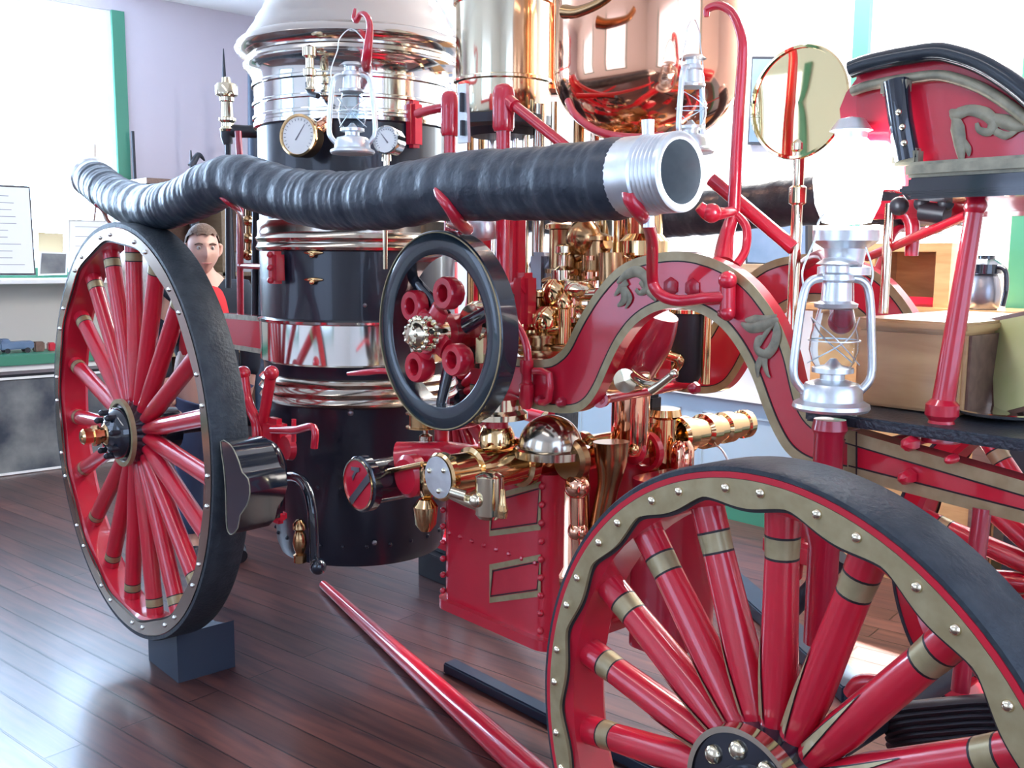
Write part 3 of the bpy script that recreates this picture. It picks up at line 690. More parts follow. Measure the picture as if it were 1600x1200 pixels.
# columns between the cylinder and pump
for (px, m, r) in ((822, PBRASS, .012), (843, NBRASS, .020), (866, PBRASS, .011), (905, BRONZE, .017), (805, NICKEL, .010), (768, NICKEL, .012), (930, PBRASS, .014)):
    top = P(px, 205, Y=.82); top.z = P(px, 205, Y=.82).z
    bot = P(px+2, 560, Y=.82)
    part('piston_rod' if r > .015 else 'stay_column', MB().cyl((top.x, .82, max(top.z, 2.0)), (top.x, .82, bot.z), r, n=16).lathe([(r*1.7, 0), (r*1.7, .02)], (top.x, .82, 1.42), n=16), m)
for (px, Y) in ((735, .95), (752, .98), (790, 1.05)):
    t = P(px, 340, Y=Y); part('stay_column', MB().cyl((t.x, Y, 2.05), (t.x, Y, 1.2), .012), BRONZE)

# red posts
def post(px, py0, py1, Y, r, m=RED, sock=True):
    a, b = P(px, py0, Y=Y), P(px+1, py1, Y=Y); b = V((a.x, a.y, b.z))
    mb = MB().cyl(b, a, r)
    if sock: mb.lathe([(r*1.4, 0), (r*1.55, -.012), (r*1.55, -.10), (r*1.3, -.11)], a, n=20).sph(a, r*1.4, n=16, sc=(1, 1, .6))
    return part('post', mb, m)
post(787, 140, 465, .50, .0195)
post(703, 150, 372, .46, .017)
post(716, 365, 372, .46, .001, sock=False) if False else None
part('diagonal_stay', MB().tube([P(792, 155, Y=.50), P(895, 238, Y=.52)], .014, sub=1).cyl(P(789, 153, Y=.5), P(805, 166, Y=.5), .018), RED)
lab(part('chain_plate', MB().prism([P(a, b, Y=.42) for a, b in ((716, 132), (728, 130), (731, 222), (715, 224))], (0, .01, 0)).box(P(722, 160, Y=.415), (.008, .012, .05), 1).box(P(723, 200, Y=.415), (.008, .012, .04), 1), [STEEL, IRON]), 'slotted steel plate')
# latticework above pump (red castings near flywheel)
rc = MB().bevel_box(P(752, 372, Y=.62), (.05, .05, .14), .012).bevel_box(P(808, 400, Y=.60), (.04, .05, .24), .012).bevel_box(P(820, 470, Y=.60), (.06, .06, .16), .015).cyl(P(795, 455, Y=.6), P(826, 445, Y=.6), .03)
split('crosshead_guide', rc, RED, E)
part('oiler', MB().lathe([(.0, 0), (.05, .01), (.06, .04), (.05, .07), (.03, .08), (.03, .1), (.045, .11), (0, .13)], P(752, 378, Y=.56), n=24), STEEL)

# valve gear cluster: turned brass fittings
def fitting(px, py, Y, h, r, m, ax=(0, 0, 1), kind=0, name='valve_fitting', sides=24):
    c = P(px, py, Y=Y)
    if kind == 0: pr = [(.0, -.5), (.55, -.5), (.6, -.42), (.42, -.38), (.42, -.15), (1, -.08), (1, .08), (.42, .15), (.42, .32), (.7, .36), (.7, .46), (.3, .5), (0, .5)]
    elif kind == 1: pr = [(0, -.5), (1, -.5), (1, -.42), (.8, -.4), (.8, .3), (1, .32), (1, .4), (.6, .46), (.2, .5), (0, .5)]
    else: pr = [(0, -.5), (.5, -.48), (.85, -.3), (1, 0), (.85, .3), (.5, .48), (0, .5)]
    return part(name, MB().lathe([(a*r, b*h) for a, b in pr], c, ax, n=sides), m)
CL = [(885, 385, .80, .16, .065, BRONZE, 1), (912, 372, .78, .10, .055, BRONZE, 2), (930, 400, .80, .14, .05, BRONZE, 1), (880, 430, .72, .18, .035, PBRASS, 0), (868, 462, .70, .10, .045, BRASS, 2),
      (893, 470, .66, .12, .03, PBRASS, 0), (905, 452, .66, .05, .045, PBRASS, 2), (840, 490, .66, .14, .04, BRONZE, 0), (858, 505, .64, .10, .05, BRASS, 2), (882, 520, .62, .22, .022, BRASS, 1),
      (905, 495, .70, .07, .05, PBRASS, 2), (833, 520, .62, .12, .035, BRASS, 0), (850, 540, .62, .08, .06, BRONZE, 1), (815, 505, .60, .12, .028, BRASS, 0), (925, 430, .78, .12, .03, COPPER, 0),
      (955, 372, .9, .22, .055, PBRASS, 1), (860, 560, .60, .07, .09, BRONZE, 1), (990, 365, .95, .30, .075, COPPER, 1), (838, 440, .84, .12, .03, BRONZE, 0), (900, 530, .75, .16, .04, BRONZE, 1)]
for (px, py, Y, h, r, m, k) in CL: fitting(px, py, Y, h, r, m, kind=k)
for (a, b, Y, r, m) in (((895, 462), (935, 460), .66, .018, PBRASS), ((835, 470), (890, 480), .68, .012, BRASS), ((820, 525), (880, 515), .62, .014, BRASS), ((850, 440), (900, 425), .72, .010, BRONZE), ((890, 500), (925, 505), .7, .016, COPPER), ((905, 400), (950, 380), .8, .02, BRONZE), ((815, 545), (900, 550), .6, .02, BRONZE)):
    part('valve_rod', MB().tube([P(*a, Y=Y), P(*b, Y=Y)], r, sub=1), m)
part('crosshead', MB().bevel_box(P(848, 430, Y=.80), (.07, .06, .14), .012).tube([P(835, 410, Y=.8), P(850, 425, Y=.8), P(870, 400, Y=.8)], .02).bevel_box(P(862, 470, Y=.74), (.06, .06, .1), .01), GREYM)
part('pump_gland', MB().bevel_box(P(870, 590, Y=.64), (.5, .2, .04), .01).cyl(P(955, 395, Y=.72), P(955, 470, Y=.72), .035), BRONZE)

# copper air chamber
AC = P(1015, 60, Y=.84)
ac = MB(); pr = []
R_ = .262; zb = P(1010, 226, Y=.80).z
for k in range(14): a = PI/2*k/13; pr.append((R_*math.sin(a), zb+.20-.20*math.cos(a)))
pr += [(R_, zb+.45)]
for k in range(1, 13): a = PI/2*k/13; pr.append((R_*math.cos(a), zb+.45+.20*math.sin(a)))
pr.append((0, zb+.66))
AO = lab(part('air_chamber', ac.lathe(pr, (AC.x, .84, 0), n=96), COPPER), 'large polished copper air chamber')
part('air_chamber_neck', MB().lathe([(.07, zb+.01), (.05, zb-.02), (.05, zb-.24), (.07, zb-.26), (.07, zb-.3), (.05, zb-.31), (.05, 1.2)], (AC.x, .84, 0), n=32), BRASS)
# red ring under the chamber
rg = [P(888, 158, Y=.60), P(898, 178, Y=.57), P(925, 200, Y=.55), P(960, 212, Y=.54), (P(1000, 215, Y=.54)), P(1035, 212, Y=.54)]
part('chamber_cradle', MB().tube(rg, .010), RED)
part('whistle_lever', MB().tube([P(882, 18, Y=.5), P(905, 18, Y=.5), P(945, 0, Y=.5), P(965, -25, Y=.5)], [.018, .014, .011, .011]), BRONZE)

# red suspension rod for the second lantern, and fork
rd = [P(1104, 26, Y=.62), P(1106, 14, Y=.62), P(1125, 9, Y=.62), P(1145, 22, Y=.62), P(1158, 55, Y=.62), P(1160, 90, Y=.62), P(1154, 180, Y=.62), P(1148, 300, Y=.62), P(1146, 340, Y=.62)]
part('lantern_hanger', MB().tube(rd, [.006, .009, .010, .010, .011, .012, .013, .015, .015]).tube([P(1146, 335, Y=.62), P(1135, 370, Y=.6), P(1130, 412, Y=.56)], [.014, .018, .026]).tube([P(1150, 335, Y=.62), P(1166, 355, Y=.62), P(1165, 390, Y=.6), P(1150, 415, Y=.56)], .010), RED)
part('hose_catch', MB().tube([P(1092, 322, Y=.5), P(1108, 334, Y=.52), P(1130, 333, Y=.56), P(1146, 330, Y=.62)], [.012, .018, .013, .012]).sph(P(1112, 333, Y=.52), .022), RED)
part('seat_stay', MB().tube([P(1112, 280, Y=.66), P(1150, 312, Y=.68), P(1240, 388, Y=.72)], .017, sub=1).sph(P(1149, 310, Y=.66), .012), RED)

# hose brackets (red)
def bracket(name, pts, Y0_, r, pl=True):
    return part(name, MB().tube([P(a, b, Y=y) for (a, b, y) in pts], r, sub=6), RED)
bracket('hose_bracket', [(682, 296, .085), (688, 306, .082), (700, 322, .085), (716, 345, .12), (730, 358, .2), (720, 352, .28), (707, 349, .36), (704, 352, .46)], 0, [.008, .012, .013, .015, .016, .016, .016, .016])
bracket('hose_bracket', [(722, 338, .39), (723, 365, .40), (732, 400, .41), (760, 440, .42), (795, 488, .43), (815, 520, .44), (824, 548, .44), (825, 578, .44)], 0, .0105)
part('bracket_foot', MB().lathe([(.018, .03), (.018, 0), (.013, -.01), (.013, -.03), (.02, -.035), (.02, -.085), (.012, -.1)], P(823, 580, Y=.44), n=20).tube([P(835, 580, Y=.44), P(858, 585, Y=.44), P(857, 625, Y=.44), P(845, 628, Y=.44)], .010, sub=2), RED)
bracket('hose_bracket', [(979, 293, .10), (986, 312, .095), (1000, 332, .12), (1012, 350, .2), (1019, 380, .30), (1019, 430, .38), (1024, 452, .39), (1040, 465, .40), (1065, 470, .41), (1100, 466, .42), (1133, 464, .44)], 0, [.012, .015, .015, .014, .013, .013, .013, .013, .0125, .0125, .0125])
part('bracket_foot', MB().tube([P(1137, 440, Y=.445), P(1137, 490, Y=.445)], .017, sub=1).sph(P(1137, 438, Y=.44), .02).sph(P(1137, 490, Y=.44), .016), RED)
bracket('hose_bracket', [(338, 292, .075), (346, 306, .075), (362, 320, .10), (374, 332, .2), (377, 360, .45), (377, 420, .62)], 0, .010)
part('hose_bracket', MB().tube([P(150, 317, Y=.06), P(162, 330, Y=.1), P(168, 345, Y=.25), P(185, 360, Y=.6)], .010), RED)

# brass mirror lamp on post
DC = P(1247, 160, Y=.72); dep = (DC-CAM).dot(_F); rad = 86*dep/FPX
axm = (CAM-DC); axm.z = 0; axm = (Matrix.Rotation(math.radians(-33), 3, 'Z') @ axm.normalized())
dm = MB().lathe([(0, -.05), (rad*.4, -.045), (rad*.8, -.025), (rad*.98, -.008), (rad*1.02, .0), (rad*1.0, .006), (rad*.955, .006), (rad*.945, .0), (rad*.5, .001), (0, .0015)], DC, axm, n=72)
DM = lab(part('reflector', dm, mat('mirror_brass', (.78, .64, .36), .03, 1)), 'round polished brass reflector disc')
pt = P(1249, 245, Y=.73); pb = P(1244, 520, Y=.73)
part('reflector_post', MB().lathe([(.013, 0), (.013, .25), (.02, .255), (.02, .29), (.013, .295), (.013, .37), (.018, .375), (.018, .39), (.010, .40), (.010, .44)], (pt.x, pt.y, pt.z-.36), n=20).cyl((pt.x, pt.y, pt.z-.44), (pt.x, pt.y, pt.z-.36), .013), PBRASS)
part('grab_post', MB().cyl(P(1390, 318, Y=.76), V((P(1390, 318, Y=.76).x, .76, cz1)), .010), PBRASS)
# lamp on red post; its glowing globe stands in for a bright reflection
LP = P(1326, 282, Y=.46)
lm = MB().lathe([(0, .085), (.03, .078), (.058, .05), (.066, 0), (.06, -.045), (.045, -.08), (0, -.085)], LP, n=32)
LO = lab(part('glint_lamp', MB().lathe([(.05, -.088), (.062, -.095), (.062, -.115), (.04, -.13), (.035, -.16), (.05, -.165), (.05, -.18), (0, -.181)], LP, n=32), STEEL), 'glass lamp, glow stands in for a reflection')
obj('lamp_cap', MB().lathe([(.03, .075), (.03, .09), (.040, .093), (.024, .115), (0, .12)], LP, n=24), STEEL, LO)
obj('glint_globe', lm, GLINT, LO)
q_ = V((LP.x, LP.y, LP.z-.27))
part('lamp_post', MB().tube([V((LP.x, LP.y, LP.z-.18)), q_, P(1290, 402, Y=.72), P(1240, 425, Y=1.03)], [.019, .019, .016, .016], sub=6).sph(q_, .026), DRED)

# driver's seat
YS = .50
SO = [(1338, 114), (1360, 106), (1395, 98), (1430, 92), (1470, 87), (1500, 92), (1540, 106), (1580, 130), (1620, 162), (1660, 205), (1690, 255), (1700, 300)]
top = smooth_line([P(a, b, Y=YS) for a, b in SO], 3)
base = [P(1700, 300, Y=YS), P(1338, 296, Y=YS)]
se = MB().prism(top+[P(1342, 296, Y=YS)], (0, .68, 0))
SE = part('seat_panel', se, [RED])
nr = V((0, -1, 0)); rm = MB()
rm.strip(top, .006, -.016, nr, .03, 0); 
obj('seat_rim', MB().tube([t+V((0, -.02, .004)) for t in top], .017, sub=1, n=14), mat('black_leather', (.014, .022, .030), .25, 0, .5), SE)
obj('seat_moulding', MB().tube([t+V((0, -.012, -.036)) for t in top], .010, sub=1, n=12), GREYG, SE)
be = P(1342, 255, Y=YS); bz = [P(1342, 262, Y=YS), P(1690, 262, Y=YS)]
fr = MB(); x0, x1 = P(1372, 262, Y=YS-.06).x, P(1700, 260, Y=YS).x
zt, zb_ = P(1480, 256, Y=YS).z, P(1480, 303, Y=YS).z
obj('seat_beam', MB().bevel_box(((x0+x1)/2+.05, YS+.32, zt-.012), (x1-x0, .76, .028), .006, 0).bevel_box(((x0+x1)/2+.05, YS+.32, zt-.044), (x1-x0-.01, .75, .040), .005, 1).bevel_box(((x0+x1)/2+.05, YS+.32, zb_+.006), (x1-x0+.01, .77, .014), .004, 2), [GREYG, BLACK, BLACK], SE)
# strap column with bolts, left quarter panel
st = MB().tube([P(1400, 128, Y=YS-.03), P(1408, 190, Y=YS-.035), P(1418, 250, Y=YS-.03)], [.024, .022, .024], n=12, sub=5)
for (a, b) in ((1404, 175), (1410, 198), (1413, 223)): st.sph(P(a, b, Y=YS-.06), .006, n=10, m=1)
st.bevel_box(P(1400, 136, Y=YS-.03), (.05, .03, .03), .005, 2); st.bevel_box(P(1418, 246, Y=YS-.03), (.05, .03, .03), .005, 2)
obj('seat_strap', st, [BLACK, PBRASS, GREYG], SE)
sb = MB().prism([P(a, b, Y=YS+.02) for a, b in ((1312, 170), (1322, 145), (1342, 118), (1345, 258), (1330, 250), (1316, 215))], (0, .62, 0))
obj('seat_quarter', sb, DRED, SE)
hd = MB().tube([P(1434, 92, Y=YS+.02), P(1436, 76, Y=YS+.02), P(1445, 71, Y=YS+.02), P(1468, 71, Y=YS+.02), P(1478, 76, Y=YS+.02), P(1481, 91, Y=YS+.02)], .0045, sub=5)
lab(obj('seat_handle', hd, PBRASS, SE), 'brass loop handle')
scroll([[(1484, 172, 3), (1495, 178, 14), (1515, 172, 12), (1540, 178, 14), (1552, 192, 12), (1545, 206, 10), (1530, 203, 7), (1526, 192, 4)],
        [(1492, 180, 6), (1496, 200, 16), (1500, 225, 14), (1502, 245, 8), (1504, 256, 2)], [(1540, 182, 8), (1570, 190, 16), (1592, 198, 12), (1612, 194, 3)],
        [(1555, 205, 8), (1572, 212, 9), (1590, 204, 3)], [(1486, 178, 5), (1492, 192, 6), (1488, 202, 2)], [(1500, 215, 8), (1512, 232, 8), (1514, 244, 2)]], YS-.004, SE)
# seat legs, stays
la, lb = P(1524, 322, Y=.52), P(1472, 640, Y=.50)
part('seat_leg', MB().tube([la, lb], [.0155, .021], sub=1, n=18).sph(la, .02).lathe([(.020, .02), (.03, .01), (.03, -.01), (.022, -.02), (.026, -.03), (.035, -.045), (.035, -.06)], lb, n=20), RED)
part('seat_leg', MB().tube([la+V((0, .6, 0)), lb+V((0, .6, 0))], .019, sub=1), RED)
part('seat_stay', MB().tube([P(1512, 336, Y=.62), P(1355, 402, Y=.85)], .010, sub=1), RED)
part('seat_underframe', MB().bevel_box(P(1500, 325, Y=.80), (.5, .05, .04), .01).tube([P(1400, 318, Y=.8), P(1424, 345, Y=.8), P(1424, 400, Y=.8)], [.024, .016, .014], sub=5), RED)
part('seat_spring', MB().sph(P(1405, 322, Y=.7), .02).sph(P(1440, 318, Y=.7), .016).sph(P(1478, 318, Y=.7), .016).tube([P(1440, 330, Y=.7), P(1480, 335, Y=.7)], .02, sub=1), IRON)
# bright panel on seat back lower (red tank) behind lantern
#part('rear_tool_box', MB().bevel_box((2.30, 1.12, 1.42), (.30, .26, .16), .03), RED)

# ---------------- pump case, pipes
bxm = MB()
cxp, cyp = 1.50, .70
AA, BB = P(686, 742, Y=.50), P(686, 958, Y=.50)
ztop, zbot = .95, .46
# body: box with rounded vertical front corner
def rbox(x0_, x1_, y0_, y1_, z0_, z1_, r=.06, m=0, mb=None):
    mb = mb or MB(); pts = []
    for (cx_, cy_, s) in ((x1_-r, y0_+r, -90), (x1_-r, y1_-r, 0), (x0_+r, y1_-r, 90), (x0_+r, y0_+r, 180)):
        for k in range(7): a = math.radians(s+15*k); pts.append(V((cx_+r*math.cos(a), cy_+r*math.sin(a), z0_)))
    return mb.prism(pts, (0, 0, z1_-z0_), m)
x0p, x1p = AA.x, P(858, 850, Y=.50).x
PC = lab(part('pump_case', rbox(x0p, x1p, .50, .95, zbot+.03, ztop, .05), RED), 'riveted red pump casing')
rv = MB()
for k in range(9):
    z = zbot+.05+k*(ztop-zbot-.08)/8
    for x in (x0p+.02, x1p-.03): rv.sph((x, .499, z), .010, n=10)
    rv.sph((x1p, .58, z), .009, n=10)
for k in range(8): rv.sph((x0p+.05+k*.055, .499, .70), .008, n=8)
obj('rivets', rv, RED, PC)
obj('bottom_flange', rbox(x0p-.015, x1p+.02, .48, .97, zbot, zbot+.03, .06), RED, PC)
obj('bottom_nozzle', MB().lathe([(.13, 0), (.13, -.02), (.09, -.03), (.08, -.07), (0, -.07)], (x0p+.35, .72, zbot), n=32), RED, PC)
gp = MB()
for (q) in (((765, 774), (845, 752), (845, 828), (765, 838)), ((765, 882), (845, 866), (845, 932), (765, 942))):
    L = [P(a, b, Y=.498) for a, b in q]
    gp.strip(L, 0, -.018, nr, .001, 0, closed=True); gp.strip(L, -.020, -.024, nr, .0012, 1, closed=True)
obj('gold_panel_lines', gp, [GOLD, LINE], PC)
# second narrower copper/gold column behind (880-930)
part('discharge_column', MB().lathe([(.05, .40), (.06, .42), (.045, .46), (.045, .62), (.06, .64), (.06, .67), (.045, .69), (.045, 1.02)], (P(895, 800, Y=.60).x, .60, 0), n=28), COPPER)
part('valve_chest', rbox(1.80, 1.97, .72, .95, .45, .93, .05), DRED)
part('air_vessel', MB().lathe([(.05, .98), (.055, 1.0), (.055, 1.15), (.045, 1.16)], (P(985, 660, Y=.8).x, .8, 0), n=28), COPPER)

# transverse discharge pipe
a0 = P(690, 745, Y=.20); DP = a0; rP = .058
PD = V((0, 1, 0))
dp = MB().lathe([(0, -.012), (rP*.98, -.010), (rP*1.08, -.004), (rP*1.08, .012), (rP*.92, .02), (rP*.92, .09), (rP*1.12, .095), (rP*1.12, .115), (rP*.95, .12), (rP*.95, .26), (rP*1.15, .265), (rP*1.15, .29), (rP*.9, .30), (rP*.8, .5), (rP*1.0, .505), (rP*1.0, .525), (rP*.75, .53), (rP*.75, .95)], DP, PD, n=40)
PI_ = lab(part('discharge_pipe', dp, BRASS), 'polished copper-brass discharge pipe')
cap = MB().lathe([(rP*.93, -.0125), (0, -.014)], DP, PD, n=40, cap=False)
lab(obj('end_cap', cap, STEEL, PI_), 'pale grey end cap')
sc = MB()
for k in range(3): a = 2*PI*k/3+.7; sc.sph(DP+V((rP*.6*math.cos(a), -.014, rP*.6*math.sin(a))), .007, n=10)
obj('cap_studs', sc, PBRASS, PI_)
# tap hanging under the pipe
tp = P(765, 775, Y=.24)
part('drain_cock', MB().lathe([(.02, .06), (.036, .05), (.036, -.045), (.028, -.055), (0, -.056)], tp, n=24).tube([tp+V((0, 0, -.03)), P(735, 783, Y=.22), P(700, 770, Y=.2)], [.018, .018, .012], sub=4).tube([P(728, 775, Y=.2), P(705, 768, Y=.18)], .014, sub=1).sph(P(744, 782, Y=.2), .018), PBRASS)
part('drip_pin', MB().lathe([(.006, 0), (.008, -.03), (.014, -.05), (.01, -.07), (0, -.072)], P(786, 765, Y=.22), n=12), BRASS)
# elbow dome on pipe
dmc = P(860, 700, Y=.50)
part('pump_dome', MB().lathe([(.10, -.02), (.10, 0), (.088, .005)]+[(.086*math.cos(PI/2*k/12), .005+.085*math.sin(PI/2*k/12)) for k in range(13)], dmc, n=48), NBRASS)
part('pipe_collar', MB().lathe([(.055, 0), (.085, .005), (.085, .02), (.07, .03), (.07, .06), (.04, .07)], P(776, 655, Y=.42), n=28), PBRASS)
part('relief_pipe', MB().cyl(P(776, 655, Y=.42), V((P(776, 655, Y=.42).x, .42, .92)), .032).lathe([(.045, 0), (.05, .02), (.05, .06), (.04, .08)], V((P(776, 655, Y=.42).x, .42, 1.0)), n=24, m=1), [RED, BRASS])
fitting(660, 655, .40, .05, .05, BRONZE, kind=1); fitting(665, 685, .42, .10, .02, NBRASS, kind=0)
part('guide_post', MB().cyl(P(690, 655, Y=.46), V((P(690, 655, Y=.46).x, .46, .93)), .022), RED)
part('red_manifold', MB().tube([P(625, 720, Y=.36), P(660, 716, Y=.40), P(710, 715, Y=.44), P(760, 725, Y=.5)], [.058, .05, .045, .045], sub=5, n=20).lathe([(.05, 0), (.062, .01), (.062, .04), (.05, .05)], P(632, 745, Y=.30), (0, 1, 0), n=28), RED)
part('gate_valve', MB().lathe([(.04, 0), (.055, .01), (.055, .03), (.04, .04), (.04, .12)], P(655, 752, Y=.30), (.5, .8, 0), n=24).cyl(P(590, 740, Y=.28), P(660, 725, Y=.30), .008).sph(P(592, 742, Y=.28), .014).lathe([(.02, 0), (.035, -.02), (.03, -.07), (.015, -.09)], P(665, 780, Y=.30), n=20), BRASS)
# suction inlet with badge
SI = P(560, 757, Y=.22)
si = lab(part('suction_inlet', MB().lathe([(0, 0), (.074, 0), (.082, .006), (.082, .03), (.066, .035), (.064, .3), (.08, .31)], SI, (0, 1, 0), n=40), BLACK), 'black suction inlet')
bd = MB().lathe([(.072, -.001), (0, -.003)], SI, (0, 1, 0), n=40, m=0, cap=False).ring([(.071, -.001), (.071, -.005), (.0755, -.005), (.0755, -.001)], SI, (0, 1, 0), n=40, m=1)
bd.prism([SI+V((a, -.0035, b)) for a, b in ((-.045, -.05), (-.028, -.064), (.066, .022), (.058, .044))], (0, -.002, 0), 2)
bd.prism([SI+V((a, -.0035, b)) for a, b in ((-.03, .048), (.012, .052), (.012, .040), (-.004, .034), (-.022, .008), (-.026, .02), (-.012, .038), (-.03, .038))], (0, -.002, 0), 2)
lab(obj('badge', bd, [RED, PBRASS, GREYM], si), 'round red badge with a dark diagonal band')
# right part: gate valve, red handwheel, nozzle
part('discharge_valve', MB().lathe([(.05, .1), (.055, .08), (.04, .07), (.04, -.1), (.06, -.11), (.06, -.13)], P(1035, 690, Y=.95), n=24).lathe([(.06, 0), (.075, .005), (.075, .02), (.03, .03)], P(1013, 657, Y=.95), n=28).cyl(P(1013, 655, Y=.95), P(1013, 620, Y=.95), .022).bevel_box(P(1014, 628, Y=.95), (.06, .06, .05), .01, 1), [BRASS, IRON])
nzl = MB(); n0 = P(1055, 682, Y=1.0); rr = .045
nzl.lathe([(.05, 0), (.058, .01), (.058, .05), (.045, .06), (.045, .12), (.055, .13), (.055, .17), (.042, .18), (.042, .22), (.050, .23), (.050, .27), (.040, .28), (.040, .33), (.046, .335), (.046, .36), (.03, .362), (.03, .2)], n0, PD, n=32, cap=False)
lab(part('hose_outlet', nzl, BRASS), 'ridged brass hose outlet')
part('handwheel', MB().sph(P(990, 702, Y=.80), .045, n=20, sc=(1, .5, 1)).ring([(.045, -.01), (.058, -.01), (.058, .01), (.045, .01)], P(1010, 705, Y=.86), (0, 1, 0), n=32).sph(P(989, 702, Y=.77), .018, m=1), [RED, BRASS])
part('discharge_elbow', MB().tube([P(955, 690, Y=.66), P(955, 720, Y=.66), P(950, 760, Y=.66), P(935, 830, Y=.66)], [.05, .045, .03, .03], n=20).lathe([(.05, 0), (.06, .01), (.06, .03), (.04, .04)], P(885, 720, Y=.5), (0, 1, 0), n=28), BRONZE)
split('drain_pipe', MB().cyl(P(900, 700, Y=.52), P(905, 900, Y=.52), .02).sph(P(902, 760, Y=.52), .035).sph(P(903, 830, Y=.52), .028).lathe([(.03, 0), (.035, .02), (.035, .08), (.02, .1)], P(1065, 740, Y=.95), n=20), COPPER, E)
part('chain_hook', MB().tube([P(1100, 690, Y=1.15), P(1125, 700, Y=1.15), P(1140, 730, Y=1.15), P(1137, 775, Y=1.15), P(1118, 798, Y=1.15), P(1103, 793, Y=1.15)], [.003, .003, .004, .005, .006, .006]), STEEL)
# vertical drum/cock under the arch
cd_ = P(1075, 540, Y=.86)
part('relief_valve', MB().lathe([(.045, .09), (.045, -.07), (.03, -.1), (0, -.1)], cd_, n=28, m=0).ring([(.04, .09), (.055, .09), (.055, .10), (.04, .10)], cd_, n=28, m=1).tube([cd_+V((.0, -.05, -.06)), P(1060, 560, Y=.8), P(1020, 550, Y=.78)], .014, m=1).cyl(cd_+V((.062, 0, -.1)), cd_+V((.062, 0, .09)), .012, m=1), [IRON, BRASS])
part('air_chamber_stay', MB().tube([P(1030, 490, Y=.60), P(1015, 530, Y=.60), P(985, 585, Y=.60)], [.05, .06, .055], n=20), DRED)
part('stop_cock', MB().lathe([(.0, -.05), (.03, -.045), (.034, 0), (.03, .045), (0, .05)], P(988, 592, Y=.52), (.3, -.9, 0), n=20).tube([P(988, 585, Y=.50), P(1008, 598, Y=.47), P(1028, 602, Y=.46)], [.016, .012, .010]).tube([P(1018, 610, Y=.45), P(1030, 602, Y=.45), P(1053, 584, Y=.45)], [.012, .010, .009], sub=4).sph(P(1053, 584, Y=.45), .011), PBRASS)
# --- ashpan bits lower left
part('drain_valve', MB().lathe([(.012, 0), (.022, .005), (.022, .03), (.014, .035), (.020, .05), (.024, .07), (.020, .10), (.014, .11), (.024, .12), (.022, .135), (.01, .15), (0, .152)], P(469, 880, Y=.30), n=20), BRONZE)
part('blow_off_pipe', MB().tube([P(425, 747, Y=.34), P(460, 745, Y=.34), P(478, 760, Y=.34), P(488, 800, Y=.34), P(492, 880, Y=.34)], .017, n=14).sph(P(497, 885, Y=.33), .028), BLACK)
part('sight_plug', MB().sph(bpt(548, 645, .35), .012, n=10).sph(bpt(585, 848, .345), .010, n=10).sph(bpt(570, 477, .372), .008, n=8), GREYM)
# red levers by the rear tire
part('brake_lever', MB().tube([P(380, 582, Y=.28), P(386, 625, Y=.28), P(400, 660, Y=.28), P(403, 700, Y=.28)], [.020, .019, .018, .020]).sph(P(380, 583, Y=.28), .026), RED)
part('brake_lever', MB().tube([P(424, 582, Y=.30), P(416, 630, Y=.30), P(410, 670, Y=.30), P(410, 705, Y=.30)], [.020, .019, .018, .020]).sph(P(424, 583, Y=.3), .026), RED)
br = MB().bevel_box(P(430, 680, Y=.30), (.10, .06, .12), .02).tube([P(425, 672, Y=.27), P(460, 672, Y=.27), P(490, 668, Y=.27), P(491, 700, Y=.27)], [.012, .014, .012, .012], sub=5).cyl(P(459, 655, Y=.28), P(459, 690, Y=.28), .008).lathe([(.04, 0), (.045, .02), (.03, .03)], P(445, 700, Y=.29), (0, 1, 0), n=20).bevel_box(P(432, 805, Y=.34), (.09, .05, .05), .015).cyl(P(405, 670, Y=.3), P(395, 800, Y=.3), .012)
part('brake_ratchet', br, RED)
sh = [(345, 690), (357, 692), (366, 703), (374, 722), (379, 738), (388, 748), (391, 770), (386, 790), (376, 805), (372, 825), (363, 835), (357, 831), (354, 815), (353, 770), (350, 730)]
SHO = [P(a, b, Y=.00) for a, b in sh]
bs = part('brake_shoe', MB().prism(SHO, (-.015, .13, 0)), BLACK)
obj('gold_line', MB().tube([a+V((0, -.001, 0)) for a in SHO], .0018, n=6, sub=2, closed=True), GREYG, bs)
part('brake_beam', MB().bevel_box(P(405, 790, Y=.20), (.10, .16, .09), .02).tube([P(398, 700, Y=.14), P(420, 705, Y=.16), P(432, 740, Y=.2), P(425, 800, Y=.25)], [.03, .034, .034, .03], sub=5), BLACK)
# small red ball valve etc seen through front wheel
part('hitch_ball', MB().sph(P(1067, 905, Y=1.25), .036, m=0).lathe([(.045, .0), (.05, .03), (.03, .06)], P(1085, 900, Y=1.3), (0, 1, 0), n=20, m=1).tube([P(1075, 920, Y=1.25), P(1100, 940, Y=1.25), P(1102, 985, Y=1.25)], .018, m=1), [RED, BLACK])
part('axle_bracket', MB().tube([P(1330, 1085, Y=.7), P(1345, 1068, Y=.7), P(1380, 1070, Y=.7), P(1440, 1095, Y=.7)], .02, n=12), RED)
part('pole_socket', MB().cyl(P(1460, 1040, Y=.8), P(1508, 1055, Y=.8), .012).sph(P(1460, 1042, Y=.8), .016).cyl(P(1456, 1048, Y=.8), P(1454, 1090, Y=.8), .008), BRASS)
# engine reach/underframe: joins

